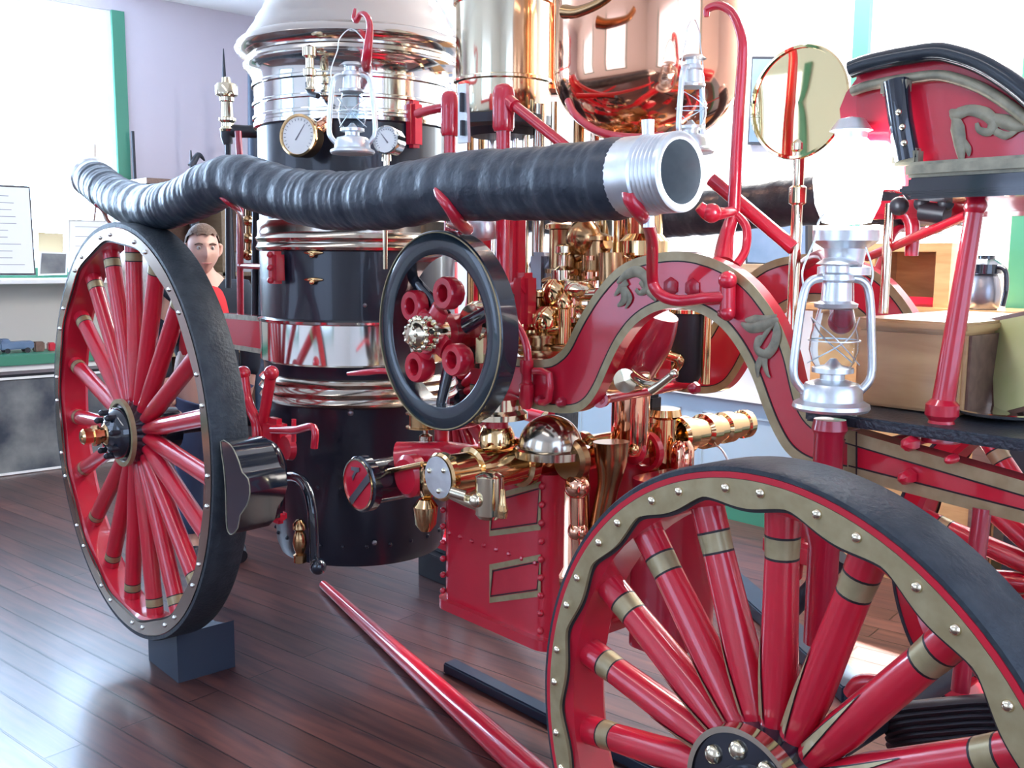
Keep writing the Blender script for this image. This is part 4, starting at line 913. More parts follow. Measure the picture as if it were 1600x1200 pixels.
# ============================================================ SUCTION HOSES
def hose(name, pts, label, ends, R0=.078, group=None):
    """wire-wound hose with coupling at its +X end"""
    t = thing(name, label, 'hose', (pts[len(pts)//2][0], pts[len(pts)//2][1], min(p[2] for p in pts)-R0))
    dense = smooth_line([V(p) for p in pts], 24); n = len(dense); dist = 0; mb = MB(); rs = []; random.seed(3)
    acc = [0]
    for a, b in zip(dense[:-1], dense[1:]): acc.append(acc[-1]+(b-a).length)
    tot = acc[-1]; N = int(tot/.0055); cen = []; j = 0
    for k in range(N+1):
        s = tot*k/N
        while j < n-2 and acc[j+1] < s: j += 1
        q = (s-acc[j])/max(acc[j+1]-acc[j], 1e-6); cen.append(dense[j].lerp(dense[j+1], q))
        ph = ((s+.006*math.sin(s*23))/.032) % 1.0
        rs.append(R0*(1+.009*math.sin(ph*2*PI)*(.5+.5*math.sin(s*7+1))+.018*math.sin(s*19)+.014*math.sin(s*47+1)+.012*math.sin(s*83)))
    mb.tube(cen, rs, n=40, sub=1)
    obj('hose_body', mb, HOSEM, t); RB = R0; R0 = .067
    e = V(pts[-1]); d = (V(pts[-1])-V(pts[-2])).normalized()
    pr = [(RB*.9, -.03), (R0*1.15, -.028), (R0*1.14, .0), (R0*1.12, .04), (R0*1.14, .045), (R0*1.14, .055), (R0*1.04, .06)]
    z = .06
    for k in range(5): pr += [(R0*1.10, z+.003), (R0*1.10, z+.006), (R0*1.04, z+.010)]; z += .010
    pr += [(R0*1.10, z+.003), (R0*1.10, z+.012), (R0*1.03, z+.014), (R0*.88, z+.013), (R0*.86, z), (R0*.86, -.02), (0, -.02)]
    cp = obj('coupling', MB().lathe(pr, e, d, n=56, cap=False), STEEL, t)
    u = V((0, 0, 1)); sd = d.cross(u).normalized(); lug = (u*.95+sd*.05).normalized()
    obj('lug', MB().cyl(e+d*.045+lug*R0, e+d*.045+lug*(R0+.035), .011, .012, n=16), STEEL, cp)
    obj('lug', MB().cyl(e+d*.045-lug*R0, e+d*.045-lug*(R0+.03), .011, n=16), STEEL, cp)
    s0 = V(pts[0]); d0 = (V(pts[0])-V(pts[1])).normalized()
    obj('end_coupling', MB().lathe([(R0*1.0, -.02), (R0*1.1, -.018), (R0*1.12, .05), (R0*1.22, .055), (R0*1.22, .10), (R0*.9, .10), (R0*.86, .0), (0, 0)], s0, d0, n=40, cap=False), STEEL, t)
    return t
hp = [(150, 283, .13), (172, 300, .12), (205, 317, .11), (250, 323, .10), (292, 312, .10), (335, 290, .11), (372, 281, .12), (410, 292, .13), (470, 308, .14), (540, 314, .145), (610, 309, .15), (690, 294, .155), (770, 289, .155), (850, 287, .15), (920, 284, .15), (985, 277, .15)]
hose('suction_hose', [P(a, b, Y=y) for a, b, y in hp], 'long sagging blue-black suction hose across the near side, open metal end at right', None)
f2 = [(x, 1.45+.01*math.sin(x*3), 1.70+.02*math.sin(x*4)) for x in (-.5, 0, .5, 1.0, 1.4, 1.7, 1.95, 2.25)]
hose('suction_hose', f2, 'dark suction hose on the far side of the engine, behind the red hanger rod', None)
part('hose_bracket', MB().tube([(1.2, 1.16, 1.30), (1.2, 1.3, 1.45), (1.2, 1.4, 1.60), (1.2, 1.55, 1.62), (1.2, 1.58, 1.72)], .012).tube([(2.2, 1.16, 1.45), (2.2, 1.3, 1.5), (2.2, 1.4, 1.62), (2.2, 1.55, 1.63), (2.2, 1.57, 1.72)], .012), RED)
part('hose_bracket', MB().tube([(-.2, 1.2, 1.3), (-.2, 1.35, 1.5), (-.2, 1.42, 1.62), (-.2, 1.54, 1.64), (-.2, 1.57, 1.72)], .012).tube([(.2, 1.12, 1.3), (-.2, 1.2, 1.3)], .014, sub=1), RED)

# ============================================================ LANTERNS
def lantern(base, H, label, bail=0.0, glass=True, rot=0.0, bailup=True):
    """hurricane lantern, H = height base to cap"""
    t = thing('hurricane_lantern', label, 'lantern', base, 'hurricane lanterns on the engine')
    k = H/.33; Z = lambda z: V(base)+V((0, 0, z*k))
    b = V(base)
    obj('fuel_tank', MB().lathe([(0, 0), (.078*k, 0), (.082*k, .006*k), (.080*k, .014*k), (.066*k, .022*k), (.064*k, .045*k), (.056*k, .058*k), (.030*k, .066*k), (0, .066*k)], b, n=40), STEEL, t)
    obj('burner', MB().lathe([(.026*k, .064*k), (.026*k, .078*k), (.044*k, .082*k), (.044*k, .092*k), (.018*k, .098*k), (.006*k, .112*k), (0, .112*k)], b, n=28), STEEL, t)
    d = V((math.cos(rot), math.sin(rot), 0))
    for s in (-1, 1):
        pts = [b+d*s*.060*k+V((0, 0, .04*k)), b+d*s*.084*k+V((0, 0, .075*k)), b+d*s*.080*k+V((0, 0, .16*k)), b+d*s*.070*k+V((0, 0, .25*k)), b+d*s*.055*k+V((0, 0, .278*k)), b+d*s*.028*k+V((0, 0, .285*k))]
        obj('side_tube', MB().tube(pts, .0095*k, n=12, sub=5), STEEL, t)
    gl = [(.036, .092), (.045, .105), (.052, .130), (.050, .160), (.042, .195), (.036, .222)]
    obj('globe', MB().lathe([(r*k, z*k) for r, z in gl]+[((r-.0015)*k, z*k) for r, z in gl[::-1]]+[(gl[0][0]*k, gl[0][1]*k)], b, n=36, cap=False), GLASS, t)
    obj('chimney', MB().lathe([(.034*k, .218*k), (.044*k, .222*k), (.046*k, .230*k), (.032*k, .236*k), (.030*k, .275*k), (.036*k, .28*k), (.034*k, .292*k), (.026*k, .296*k), (.026*k, .310*k), (.046*k, .314*k), (.030*k, .326*k), (0, .33*k)], b, n=32), STEEL, t)
    sd = V((-d.y, d.x, 0))
    gw = MB()
    for s in (-1, 1):
        gw.tube([b+d*s*.05*k+sd*.02*k+V((0, 0, .10*k)), b-d*s*.01*k+sd*s*.05*k+V((0, 0, .155*k)), b-d*s*.052*k+V((0, 0, .20*k))], .0016*k, n=6, sub=6)
        if s > 0: gw.tube([b+d*s*.05*k-sd*.02*k+V((0, 0, .10*k)), b-d*s*.01*k-sd*s*.05*k+V((0, 0, .155*k)), b-d*s*.052*k+V((0, 0, .20*k))], .0016*k, n=6, sub=6)
    gw.ring([(.0525*k, .150*k), (.055*k, .150*k), (.055*k, .1525*k), (.0525*k, .1525*k)], b, n=32)
    obj('guard_wire', gw, STEEL, t)
    bw = [b-d*.068*k+V((0, 0, .255*k)), b-d*.075*k+V((0, 0, .30*k)), b-d*.05*k+V((0, 0, .37*k)), b-d*.042*k+V((0, 0, .41*k)), b+V((0, 0, .445*k)), b+d*.042*k+V((0, 0, .41*k)), b+d*.05*k+V((0, 0, .37*k)), b+d*.075*k+V((0, 0, .30*k)), b+d*.068*k+V((0, 0, .255*k))]
    obj('bail', MB().tube(bw, .0022*k, n=8, sub=5), STEEL, t)
    return t
rgt = math.atan2(_R.y, _R.x)
lb_ = P(1298, 640, Y=.42); lantern(lb_, .325*(lb_-CAM).dot(_F)/2.1*1.02*.98, 'largest hurricane lantern, on the red frame between front wheel and wooden counter', rot=rgt)
l1 = P(551, 241, Y=.33); lantern(l1, 140/FPX*(l1-CAM).dot(_F), 'hurricane lantern hanging from the red hook in front of the boiler gauges', rot=rgt)
l2 = P(1078, 240, Y=.62); lantern(l2, 150/FPX*(l2-CAM).dot(_F), 'hurricane lantern hanging above the open hose end, against the copper chamber', rot=rgt+.9)

# ============================================================ FLOOR OBJECTS
def onething(name, mb, m, label, cat, **k): return tag(obj(name, mb, m, **k), label, cat)
onething('wheel_block', MB().prism([(0, .06, 0), (.27, .06, 0), (.27, .06, .182), (.20, .06, .152), (.12, .06, .1335), (.06, .06, .1275), (0, .06, .125)], (0, .22, 0)), mat('blue_black_block', (.03, .045, .075), .5), 'dark blue-black block wedged under the near rear wheel', 'wheel block', smooth=False)
onething('wheel_block', MB().bevel_box((0, 1.54, .062), (.3, .2, .124), .004), IRON, 'dark block under the far rear wheel', 'wheel block')
onething('wheel_block', MB().bevel_box((2.73, .05, .055), (.24, .14, .11), .004), IRON, 'dark block under the near front wheel', 'wheel block')
onething('wheel_block', MB().bevel_box((2.73, 1.56, .055), (.24, .16, .11), .004), IRON, 'dark block under the far front wheel', 'wheel block')
pA, pB = P(505, 888, Z=.10), P(862, 1210, Z=.10); dd = (pB-pA).normalized()
pB2 = pB+dd*.35
dp_ = MB().tube([V((pA.x, pA.y, .021)), V((pB.x, pB.y, .049)), V((pB2.x, pB2.y, .051))], [.020, .048, .05], sub=1, n=20)
onething('draft_pole', dp_, [RED, IRON], 'long red draft pole lying on the floor under the engine', 'pole')
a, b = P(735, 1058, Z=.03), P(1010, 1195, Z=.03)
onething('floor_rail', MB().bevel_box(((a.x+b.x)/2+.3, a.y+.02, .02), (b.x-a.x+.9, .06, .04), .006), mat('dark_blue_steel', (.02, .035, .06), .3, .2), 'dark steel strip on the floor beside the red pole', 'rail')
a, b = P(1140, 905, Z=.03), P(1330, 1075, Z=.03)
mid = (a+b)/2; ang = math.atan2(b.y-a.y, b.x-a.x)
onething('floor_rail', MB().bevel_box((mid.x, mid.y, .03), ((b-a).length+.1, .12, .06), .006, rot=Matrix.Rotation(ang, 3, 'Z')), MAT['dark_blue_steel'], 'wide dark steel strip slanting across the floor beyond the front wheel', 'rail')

# ============================================================ LEFT DISPLAYS
XL = -3.72
big = thing('display_unit', 'low display case with a printed photo front and green shelf left of the rear wheel', 'display case', (XL-.35, .3, 0))
y0d, y1d = -1.3, 1.42
obj('case', MB().box((XL-.35, (y0d+y1d)/2, .35), (.66, y1d-y0d, .70)), IRON, big)
n = mat('old_photo_print', (.035, .045, .065), .45, noise=(3.2, (.26, .27, .26)))
obj('photo_print', MB().box((XL-.008, (y0d+y1d)/2, .34), (.012, y1d-y0d-.02, .64)), n, big)
obj('edge_trim', MB().box((XL-.002, (y0d+y1d)/2, .012), (.014, y1d-y0d, .016)).box((XL-.002, (y0d+y1d)/2, .675), (.014, y1d-y0d, .016)), PAPER, big)
obj('shelf_board', MB().bevel_box((XL-.32, (y0d+y1d)/2, .80), (.70, y1d-y0d, .07), .004), GREEN, big)
obj('shelf_lip', MB().box((XL-.34, (y0d+y1d)/2, .745), (.68, y1d-y0d, .04)).box((XL-.33, (y0d+y1d)/2, .712), (.66, y1d-y0d, .02), 1), [PAPER, GREYM], big)
obj('back_panel', MB().box((XL-.42, (y0d+y1d)/2, 1.08), (.10, y1d-y0d, .49)), CREAM, big)
obj('ledge', MB().bevel_box((XL-.30, (y0d+y1d)/2, 1.335), (.42, y1d-y0d, .03), .004), PAPER, big)
def boxrow(items):
    for (px, py, wy, dx, hz, m, nm, lbl, ct) in items:
        p = P(px, py, X=XL-.18); z = .836
        mb = MB().bevel_box((p.x, p.y, z+hz*.5), (dx, wy, hz), .008)
        if nm == 'toy_fire_truck':
            t = thing(nm, lbl, ct, (p.x, p.y, z))
            obj('body', MB().bevel_box((p.x, p.y, z+.02+hz*.35), (dx, wy, hz*.6), .008).bevel_box((p.x, p.y-wy*.32, z+.02+hz*.7), (dx*.9, wy*.25, hz*.4), .008), m, t)
            for s in (-1, 1):
                for u in (-.3, .3): obj('toy_wheel', MB().cyl((p.x+s*dx*.48, p.y+u*wy, z+.018), (p.x+s*dx*.52, p.y+u*wy, z+.018), .018, n=16), IRON, t)
        else: onething(nm, mb, m, lbl, ct)
boxrow([(22, 500, .22, .10, .09, MAT['blue_grey_print'], 'toy_fire_truck', 'blue-grey toy truck on the green shelf, at the photo\'s left edge', 'toy'),
        (58, 505, .07, .07, .07, BROWNW, 'small_box', 'small brown box beside the toy truck on the green shelf', 'box'),
        (78, 505, .05, .06, .06, RED, 'toy_figure_box', 'small red item on the green shelf near the wheel rim', 'toy')])
# text panel in frame
def framed(name, pts, th, m_f, m_in, label, cat, lines=0, axis='X', bw=.012):
    L = [V(p) for p in pts]; nrm = (L[1]-L[0]).cross(L[3]-L[0]).normalized()
    if nrm.dot(CAM-L[0]) < 0: nrm = -nrm
    t = thing(name, label, cat, ((L[2]+L[3])/2))
    c = sum(L, V())/4
    obj('frame', MB().prism(L, -nrm*th), m_f, t)
    IN = [p+(c-p).normalized()*bw*1.4 for p in L]
    obj('sheet', MB().prism([p+nrm*.0005 for p in IN], nrm*.001), m_in, t)
    if lines:
        ml = MB(); u = (IN[1]-IN[0]); v = (IN[3]-IN[0])
        for k in range(lines):
            a = .10+.8*k/max(lines-1, 1); ln = .75*(.7+.3*random.random())
            s0 = IN[0]+u*.12+v*a+nrm*.002; s1 = s0+u*ln
            hv = v.normalized()*.004; ml.prism([s0, s1, s1+hv, s0+hv], nrm*.0005)
        obj('print_lines', ml, INK, t)
    return t
framed('text_panel', [P(-70, 285, X=XL-.16), P(47, 291, X=XL-.16), P(56, 430, X=XL-.10), P(-60, 430, X=XL-.10)], .012, IRON, PAPER, 'large framed white text panel on the ledge at the left edge', 'panel', lines=11)
framed('photo_frame', [P(62, 393, X=XL-.14), P(106, 395, X=XL-.14), P(105, 429, X=XL-.10), P(60, 430, X=XL-.10)], .012, PAPER, MAT['old_photo_print'], 'small white framed black and white photo beside the text panel', 'picture frame')
framed('card_sign', [P(60, 363, X=XL-.30), P(99, 365, X=XL-.30), P(98, 428, X=XL-.30), P(60, 428, X=XL-.30)], .01, TAN, TAN, 'tan card leaning behind the small white photo frame', 'card')
framed('display_card', [P(107, 343, X=XL-.35), P(176, 345, X=XL-.35), P(178, 425, X=XL-.35), P(107, 425, X=XL-.35)], .012, CREAM, PAPER, 'cream display card behind the rear wheel top', 'card', lines=5)
tb = MB()
for (a, b) in (((151, 312), (147, 345)), ((163, 314), (165, 345))): tb.tube([P(*a, X=XL-.36), P(*b, X=XL-.36)], .008, sub=1)
tb.cyl(P(148, 225, X=XL-.36), P(150, 312, X=XL-.36), .006)
onething('easel', tb, BROWNW, 'thin wooden easel rising behind the cream display card', 'easel')
# pike poles and hook on left wall
zf0 = lambda p: V((p.x, p.y, 0))
a = P(349, 76, X=-3.80); onething('pike_pole', MB().tube([V((a.x+.1, a.y, 0)), V((a.x, a.y, a.z-.25)), a], [.02, .018, .004], sub=1), IRON, 'thin dark pike pole behind the brass safety valve', 'pole')
a = P(393, 95, X=-3.80); onething('pike_pole', MB().tube([V((a.x+.12, a.y-.05, 0)), V((a.x, a.y, a.z-.8)), a], [.05, .05, .03], sub=1), MAT['blue_black_block'], 'thick dark pole leaning beside the boiler\'s left edge', 'pole')
a = P(298, 235, X=-3.80)
onething('fire_hook', MB().tube([V((a.x+.1, a.y+.02, 0)), V((a.x, a.y+.01, a.z-.5)), a], [.04, .036, .006], sub=1).tube([a-V((0, 0, .12)), a+V((.0, .06, -.03)), a+V((0, .11, -.07))], [.03, .022, .006]), IRON, 'dark pole with a curved hook standing against the lavender wall', 'pole')
a = P(207, 205, X=-4.5); onething('wall_batten', MB().tube([V((a.x, a.y+.02, .1)), a], .014, sub=1), IRON, 'thin dark batten beside the green casing of the left window', 'pole')
# cupboard with shelf behind the person
yc0, yc1 = P(232, 290, X=-3.9).y, 3.05
cb = thing('cupboard', 'brown open cupboard behind the person and the boiler', 'cupboard', (-4.2, (yc0+yc1)/2, 0))
zc1 = P(240, 283, X=-3.9).z
obj('carcass', MB().box((-4.55, (yc0+yc1)/2, zc1/2), (.05, yc1-yc0, zc1)).box((-4.22, yc0, zc1/2), (.64, .04, zc1)).box((-4.22, yc1, zc1/2), (.64, .04, zc1)), BROWNW, cb)
obj('top_board', MB().box((-4.2, (yc0+yc1)/2, zc1), (.68, yc1-yc0+.06, .04)), BROWNW, cb)
zs = P(400, 428, X=-3.9).z
obj('shelf', MB().box((-4.2, (yc0+yc1)/2, zs), (.60, yc1-yc0-.03, .03)), SHELFW, cb)
obj('shelf', MB().box((-4.2, (yc0+yc1)/2, .75), (.60, yc1-yc0-.03, .03)), SHELFW, cb)
obj('divider', MB().box((-4.2, P(352, 400, X=-3.9).y, zc1/2), (.60, .05, zc1-.04)), SHELFW, cb)
for (px, h_, wd, m, nm, lbl) in ((378, .16, .10, PAPER, 'white_box', 'white box on the pine shelf left of the boiler clamps'), (398, .24, .07, BRASS, 'brass_jar', 'brass jar on the pine shelf left of the boiler clamps')):
    p = P(px, 415, X=-3.98); onething(nm, MB().lathe([(wd*.5, 0), (wd*.55, .01), (wd*.5, h_*.7), (wd*.3, h_*.8), (wd*.3, h_), (0, h_)], (p.x, p.y, zs+.016), n=20) if m is BRASS else MB().bevel_box((p.x, p.y, zs+.016+h_/2), (wd, wd*1.2, h_), .004), m, lbl, 'jar' if m is BRASS else 'box')

# ============================================================ RIGHT BACK
ctx0, ctx1 = P(1342, 480, Y=3.1).x-.3, P(1582, 497, Y=3.1).x
ct = thing('wooden_counter', 'tall oak counter with a pale polished top behind the seat leg', 'counter', ((ctx0+ctx1)/2, 3.1, 0))
zt_ = P(1545, 484, Y=3.2).z
obj('body', MB().box(((ctx0+ctx1)/2, 3.29, (zt_-.04)/2), (ctx1-ctx0-.06, .30, zt_-.04)), DESKW, ct)
obj('counter_top', MB().bevel_box(((ctx0+ctx1)/2, 3.275, zt_-.02), (ctx1-ctx0, .36, .04), .008), DESKW, ct)
obj('end_panel', MB().box((ctx1-.09, 3.134, (zt_-.04)/2), (.10, .012, zt_-.05)), BROWNW, ct)
# open wooden box on the counter
hx0, hx1, hz1 = P(1350, 390, Y=3.2).x, P(1490, 390, Y=3.2).x, P(1400, 380, Y=3.2).z
hb_ = thing('wooden_hutch', 'open-fronted oak hutch standing on the counter', 'hutch', ((hx0+hx1)/2, 3.2, zt_))
mbh = MB(); cxh = (hx0+hx1)/2; t_ = .07
mbh.box((cxh, 3.41, (zt_+hz1)/2), (hx1-hx0, .02, hz1-zt_)).box((hx0+t_/2, 3.29, (zt_+hz1)/2), (t_, .22, hz1-zt_)).box((hx1-t_/2, 3.29, (zt_+hz1)/2), (t_, .22, hz1-zt_)).box((cxh, 3.29, hz1-.02), (hx1-hx0-2*t_, .22, .04))
obj('carcass', mbh, DESKW, hb_)
rb = P(1435, 500, Y=3.25); onething('red_tray', MB().bevel_box((rb.x, 3.27, zt_+.0225), (.20, .14, .044), .012), RED, 'red tray lying inside the open oak hutch', 'tray')
# thermos jug
tj = P(1543, 485, Y=3.2); tj.z = zt_
T = thing('thermos_jug', 'black vacuum jug with a steel belly at the right end of the counter', 'jug', (tj.x-.02, 3.2, zt_))
tx = tj.x-.02
k_ = .80
obj('jug_body', MB().lathe([(.07*k_, 0), (.08*k_, .01), (.085*k_, .06*k_), (.088*k_, .10*k_), (.075*k_, .17*k_), (.06*k_, .20*k_)], (tx, 3.2, zt_), n=32), GREYM, T)
obj('jug_lid', MB().lathe([(.062*k_, .195*k_), (.085*k_, .20*k_), (.085*k_, .25*k_), (.06*k_, .27*k_), (.045*k_, .28*k_), (.045*k_, .30*k_), (0, .305*k_)], (tx, 3.2, zt_), n=32).bevel_box((tx-.04, 3.18, zt_+.26*k_), (.045, .04, .022), .006), BLACK, T)
obj('jug_handle', MB().tube([(tx+.05, 3.18, zt_+.24*k_), (tx+.095, 3.17, zt_+.22*k_), (tx+.105, 3.17, zt_+.12*k_), (tx+.095, 3.17, zt_+.02)], .011), BLACK, T)
pc = P(1596, 470, Y=3.0)
onething('brass_bell', MB().lathe([(.05, 0), (.052, .01), (.035, .05), (.02, .07), (.01, .08), (.012, .1), (0, .105)], (ctx1+.12, 3.12, 1.15), n=24), BRASS, 'small brass bell on the stand right of the counter', 'bell')
onething('bell_stand', MB().bevel_box((ctx1+.13, 3.14, 1.135), (.2, .3, .03), .005).box((ctx1+.13, 3.14, .56), (.14, .24, 1.12)), IRON, 'dark stand right of the oak counter', 'stand')
# wall frame behind mirror
framed('picture_frame', [P(1175, 88, Y=3.47), P(1235, 88, Y=3.47), P(1232, 226, Y=3.47), P(1168, 226, Y=3.47)], .03, IRON, MAT['blue_grey_print'], 'dark framed picture on the white wall behind the brass reflector', 'picture frame')
framed('notice_board', [P(1162, 340, Y=3.45), P(1262, 338, Y=3.45), P(1262, 417, Y=3.45), P(1165, 412, Y=3.45)], .05, IRON, MAT['blue_grey_print'], 'dark blue-grey board on the wall under the far hose', 'notice board')
onething('wall_shelf', MB().bevel_box((P(1210, 418, Y=3.35).x, 3.35, P(1210, 420, Y=3.35).z), (.5, .28, .05), .005), SHELFW, 'pale wooden wall shelf under the dark blue board', 'shelf')
# frames of dark glass right behind rods
framed('picture_frame', [P(965, 350, Y=3.47), P(1010, 350, Y=3.47), P(1010, 395, Y=3.47), P(965, 395, Y=3.47)], .02, IRON, BROWNW, 'small dark picture on the wall seen between the brass rods', 'picture frame')

# yellow framed notice and tray on footboard
zfb = zf+.012
yn = [(2.86, .70, zfb+.30), (3.02, .66, zfb+.30), (3.02, .63, zfb+.001), (2.86, .67, zfb+.001)]
q0, q1, q2_, q3_ = P(1545, 498, Y=.75), P(1640, 478, Y=.68), P(1640, 632, Y=.62), P(1551, 655, Y=.69)
sh_ = zfb+.012-min(q2_.z, q3_.z)
framed('yellow_notice', [q0, q1, q2_, q3_], .012, BROWNW, YEL, 'yellow-green sheet in a dark frame standing on the footboard', 'picture frame', bw=.008)
pt_ = P(1575, 664, Y=.66)
onething('metal_tray', MB().lathe([(.045, 0), (.05, .004), (.085, .010), (.09, .016), (.086, .018), (.05, .010), (0, .009)], (pt_.x, pt_.y-.02, zfb+.0005), n=48), NICKEL, 'round bright metal tray under the yellow-green notice', 'tray')

# ============================================================ PERSON
PX, PY = -1.04, .80
per = thing('person', 'person with short brown hair, red shirt and dark open jacket standing behind the rear wheel', 'person', (PX, PY, 0))
fd = (CAM-V((PX, PY, 0))); fd.z = 0; fd.normalize(); fd = Matrix.Rotation(math.radians(10), 3, 'Z') @ fd
sdv = V((0, 0, 1)).cross(fd)      # person's left
def Q(s, f, z): return V((PX, PY, 0))+sdv*s+fd*f+V((0, 0, z))
def skin_obj(name, joints, edges, m, parent, root=0, lv=2):
    me = bpy.data.meshes.new(name); me.from_pydata([j[0]-ORG[parent] for j in joints], edges, [])
    o = bpy.data.objects.new(name, me); COL.objects.link(o); o.parent = parent; ORG[o] = ORG[parent]
    md = o.modifiers.new('skin', 'SKIN'); md.use_smooth_shade = True
    for i, j in enumerate(joints):
        me.skin_vertices[0].data[i].radius = j[1] if isinstance(j[1], tuple) else (j[1], j[1]); me.skin_vertices[0].data[i].use_root = (i == root)
    sb = o.modifiers.new('sub', 'SUBSURF'); sb.levels = lv; sb.render_levels = lv
    me.materials.append(m); return o
# body (skin): pelvis root, torso, neck, arms, legs
J = [(Q(0, 0, .92), .13), (Q(0, 0, 1.10), .125), (Q(0, 0, 1.27), .13), (Q(0, -.01, 1.38), .085), (Q(0, 0, 1.45), .052), (Q(0, .01, 1.52), .05),
     (Q(.17, -.01, 1.34), .062), (Q(.22, 0, 1.10), .044), (Q(.20, .04, .90), .034), (Q(.17, .06, .80), .028),
     (Q(-.17, -.01, 1.34), .062), (Q(-.22, 0, 1.10), .044), (Q(-.20, .04, .90), .034), (Q(-.17, .06, .80), .028),
     (Q(.09, 0, .82), .085), (Q(.10, .02, .48), .060), (Q(.10, 0, .10), .040), (Q(.11, .10, .045), .035),
     (Q(-.09, 0, .82), .085), (Q(-.10, .02, .48), .060), (Q(-.10, 0, .10), .040), (Q(-.11, .10, .045), .035)]
ED = [(0, 1), (1, 2), (2, 3), (3, 4), (4, 5), (3, 6), (6, 7), (7, 8), (8, 9), (3, 10), (10, 11), (11, 12), (12, 13), (0, 14), (14, 15), (15, 16), (16, 17), (0, 18), (18, 19), (19, 20), (20, 21)]
body = skin_obj('body', J, ED, SKIN, per)
for s in (1, -1):
    for k in range(5):
        a = (-.5+k*.25)*.9; b0 = Q(s*.17, .06, .785)
        ln = (.05, .075, .08, .075, .06)[k] if k else .045
        side = sdv*(s*(k-2)*.016)
        tp_ = [b0+side*.6, b0+side+fd*.03+V((0, 0, -ln*.4)), b0+side+fd*.03+V((0, 0, -ln*.8)), b0+side+fd*.015+V((0, 0, -ln*1.1))]
        if k == 0: tp_ = [b0, b0-sdv*s*.03+fd*.015+V((0, 0, -.015)), b0-sdv*s*.045+fd*.02+V((0, 0, -.04))]
        obj('finger', MB().tube(tp_, [.010]*(len(tp_)-1)+[.007], n=8, sub=3), SKIN, body)
# head sculpted from rings
def head():
    mb = MB(); hc = Q(0, .02, 1.555); n = 48; rows = 36
    for j in range(rows+1):
        v = j/rows; ph = PI*v; z = math.cos(ph)*.118
        for i in range(n):
            th = 2*PI*i/n; cx_, sy_ = math.cos(th), math.sin(th)      # cx: front
            r = math.sin(ph); w_ = .076; dfront = .092; dback = .098
            jaw = max(0, (-z-.02)/.098); w2 = w_*(1-.38*jaw**1.3)
            f = cx_*r*(dfront if cx_ > 0 else dback*(1-.35*jaw)); s_ = sy_*r*w2
            if cx_ > 0:
                fr_ = max(cx_, 0)
                f += .020*math.exp(-((s_)/.012)**2-((z+.012)/.026)**2)*fr_            # nose
                f += .010*math.exp(-((s_)/.010)**2-((z+.028)/.010)**2)*fr_
                for e in (-1, 1): f -= .012*math.exp(-((s_-e*.031)/.017)**2-((z-.012)/.013)**2)*fr_
                f += .006*math.exp(-((z-.034)/.012)**2)*fr_*(1 if abs(s_) < .055 else 0)
                f += .006*math.exp(-(s_/.024)**2-((z+.055)/.007)**2)*fr_; f += .006*math.exp(-(s_/.02)**2-((z+.070)/.007)**2)*fr_
                f += .008*math.exp(-(s_/.025)**2-((z+.105)/.018)**2)*fr_
            mb.v.append(hc+fd*f+sdv*s_+V((0, 0, z)))
    for j in range(rows):
        for i in range(n): mb.f.append([j*n+i, (j+1)*n+i, (j+1)*n+(i+1) % n, j*n+(i+1) % n]); mb.m.append(0)
    for e in (-1, 1):
        mb.sph(hc+sdv*e*.031+fd*.0735+V((0, 0, .011)), .0115, m=1, n=14); mb.sph(hc+sdv*e*.031+fd*.080+V((0, 0, .011)), .0062, m=2, n=10)
        mb.tube([hc+sdv*e*.016+fd*.092+V((0, 0, .028)), hc+sdv*e*.033+fd*.088+V((0, 0, .033)), hc+sdv*e*.05+fd*.072+V((0, 0, .027))], .003, m=2, n=6)
        mb.tube([hc+sdv*e*.074+V((0, 0, .03)), hc+sdv*e*.088+fd*-.012+V((0, 0, .02)), hc+sdv*e*.084+fd*-.008+V((0, 0, -.01)), hc+sdv*e*.070+V((0, 0, -.028))], [.007, .010, .009, .006], n=8)
    mb.tube([hc-sdv*.022+fd*.088+V((0, 0, -.062)), hc+fd*.094+V((0, 0, -.063)), hc+sdv*.022+fd*.088+V((0, 0, -.062))], .0028, m=3, n=6)
    return mb, hc
hm, hc = head()
obj('head', hm, [SKIN, mat('eye_white', (.5, .47, .45), .3), HAIR, mat('lips', (.42, .16, .14), .5)], per)
hr = MB(); n = 48
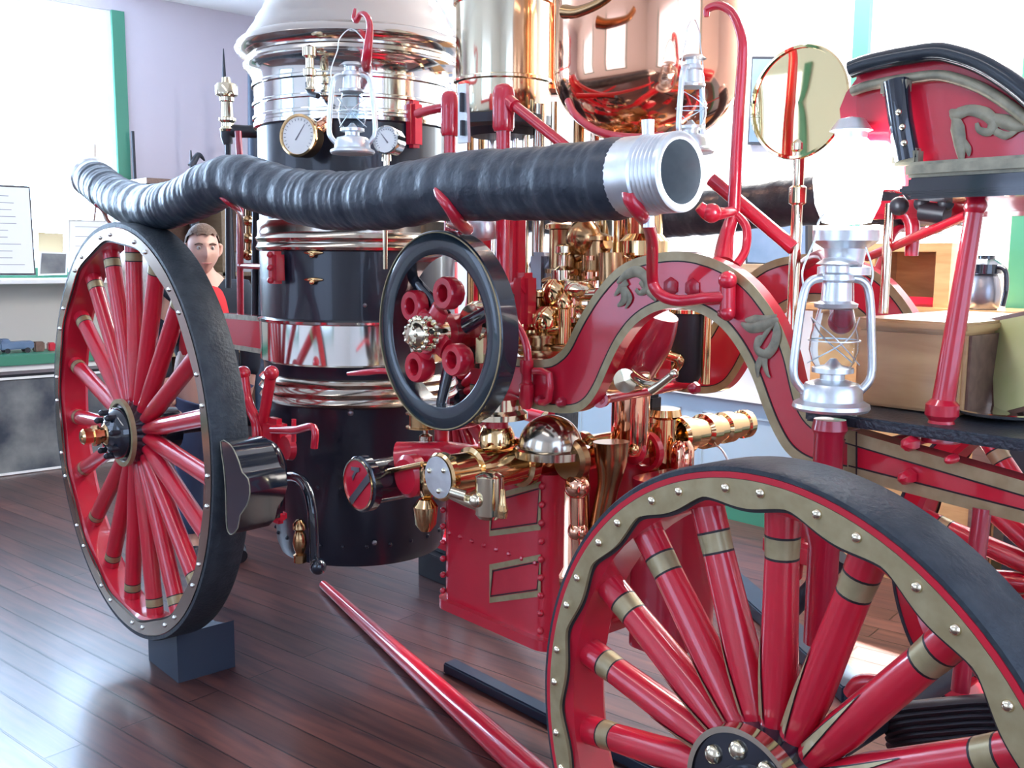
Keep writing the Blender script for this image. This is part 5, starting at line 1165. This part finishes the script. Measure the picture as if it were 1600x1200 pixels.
for j in range(19):
    v = j/18; 
    for i in range(n):
        th = 2*PI*i/n; cx_, sy_ = math.cos(th), math.sin(th); lim = (.98 if cx_ > .25 else .98+(.25-cx_)*1.1)+.05*math.sin(th*9)+.04*math.sin(th*23)
        ph = v*min(lim, 2.0); rr_ = 1.09-.05*v**6+.022*math.sin(th*17+j*1.7)+.016*math.sin(th*31+j*2.3)
        hr.v.append(hc+fd*(cx_*math.sin(ph)*.098*rr_)+sdv*(sy_*math.sin(ph)*.081*rr_)+V((0, 0, math.cos(ph)*.128+.004)))
for j in range(18):
    for i in range(n): hr.f.append([j*n+i, (j+1)*n+i, (j+1)*n+(i+1) % n, j*n+(i+1) % n]); hr.m.append(0)
obj('hair', hr, HAIR, per)
skin_obj('shirt', [(Q(0, .01, .95), .15), (Q(0, .012, 1.15), .142), (Q(0, .012, 1.30), .138), (Q(0, .0, 1.405), .095)], [(0, 1), (1, 2), (2, 3)], CLOTHR, per)
skin_obj('jacket', [(Q(0, -.035, .92), .155), (Q(0, -.035, 1.15), .15), (Q(0, -.035, 1.35), .135), (Q(.17, -.01, 1.35), .095), (Q(.225, 0, 1.10), .060), (Q(.205, .04, .92), .050), (Q(-.17, -.01, 1.35), .095), (Q(-.225, 0, 1.10), .060), (Q(-.205, .04, .92), .050)], [(0, 1), (1, 2), (2, 3), (3, 4), (4, 5), (2, 6), (6, 7), (7, 8)], CLOTHD, per)
skin_obj('trousers', [(Q(0, 0, .93), .145), (Q(.09, 0, .80), .10), (Q(.10, .02, .48), .075), (Q(.10, 0, .13), .060), (Q(-.09, 0, .80), .10), (Q(-.10, .02, .48), .075), (Q(-.10, 0, .13), .060)], [(0, 1), (1, 2), (2, 3), (0, 4), (4, 5), (5, 6)], JEANS, per)
for s in (1, -1): obj('shoe', MB().sph(Q(s*.105, .06, .05), .055, sc=(1, 1, .9)).tube([Q(s*.10, -.03, .045), Q(s*.105, .06, .045), Q(s*.112, .15, .035)], [.045, .05, .035], n=14), IRON, per)
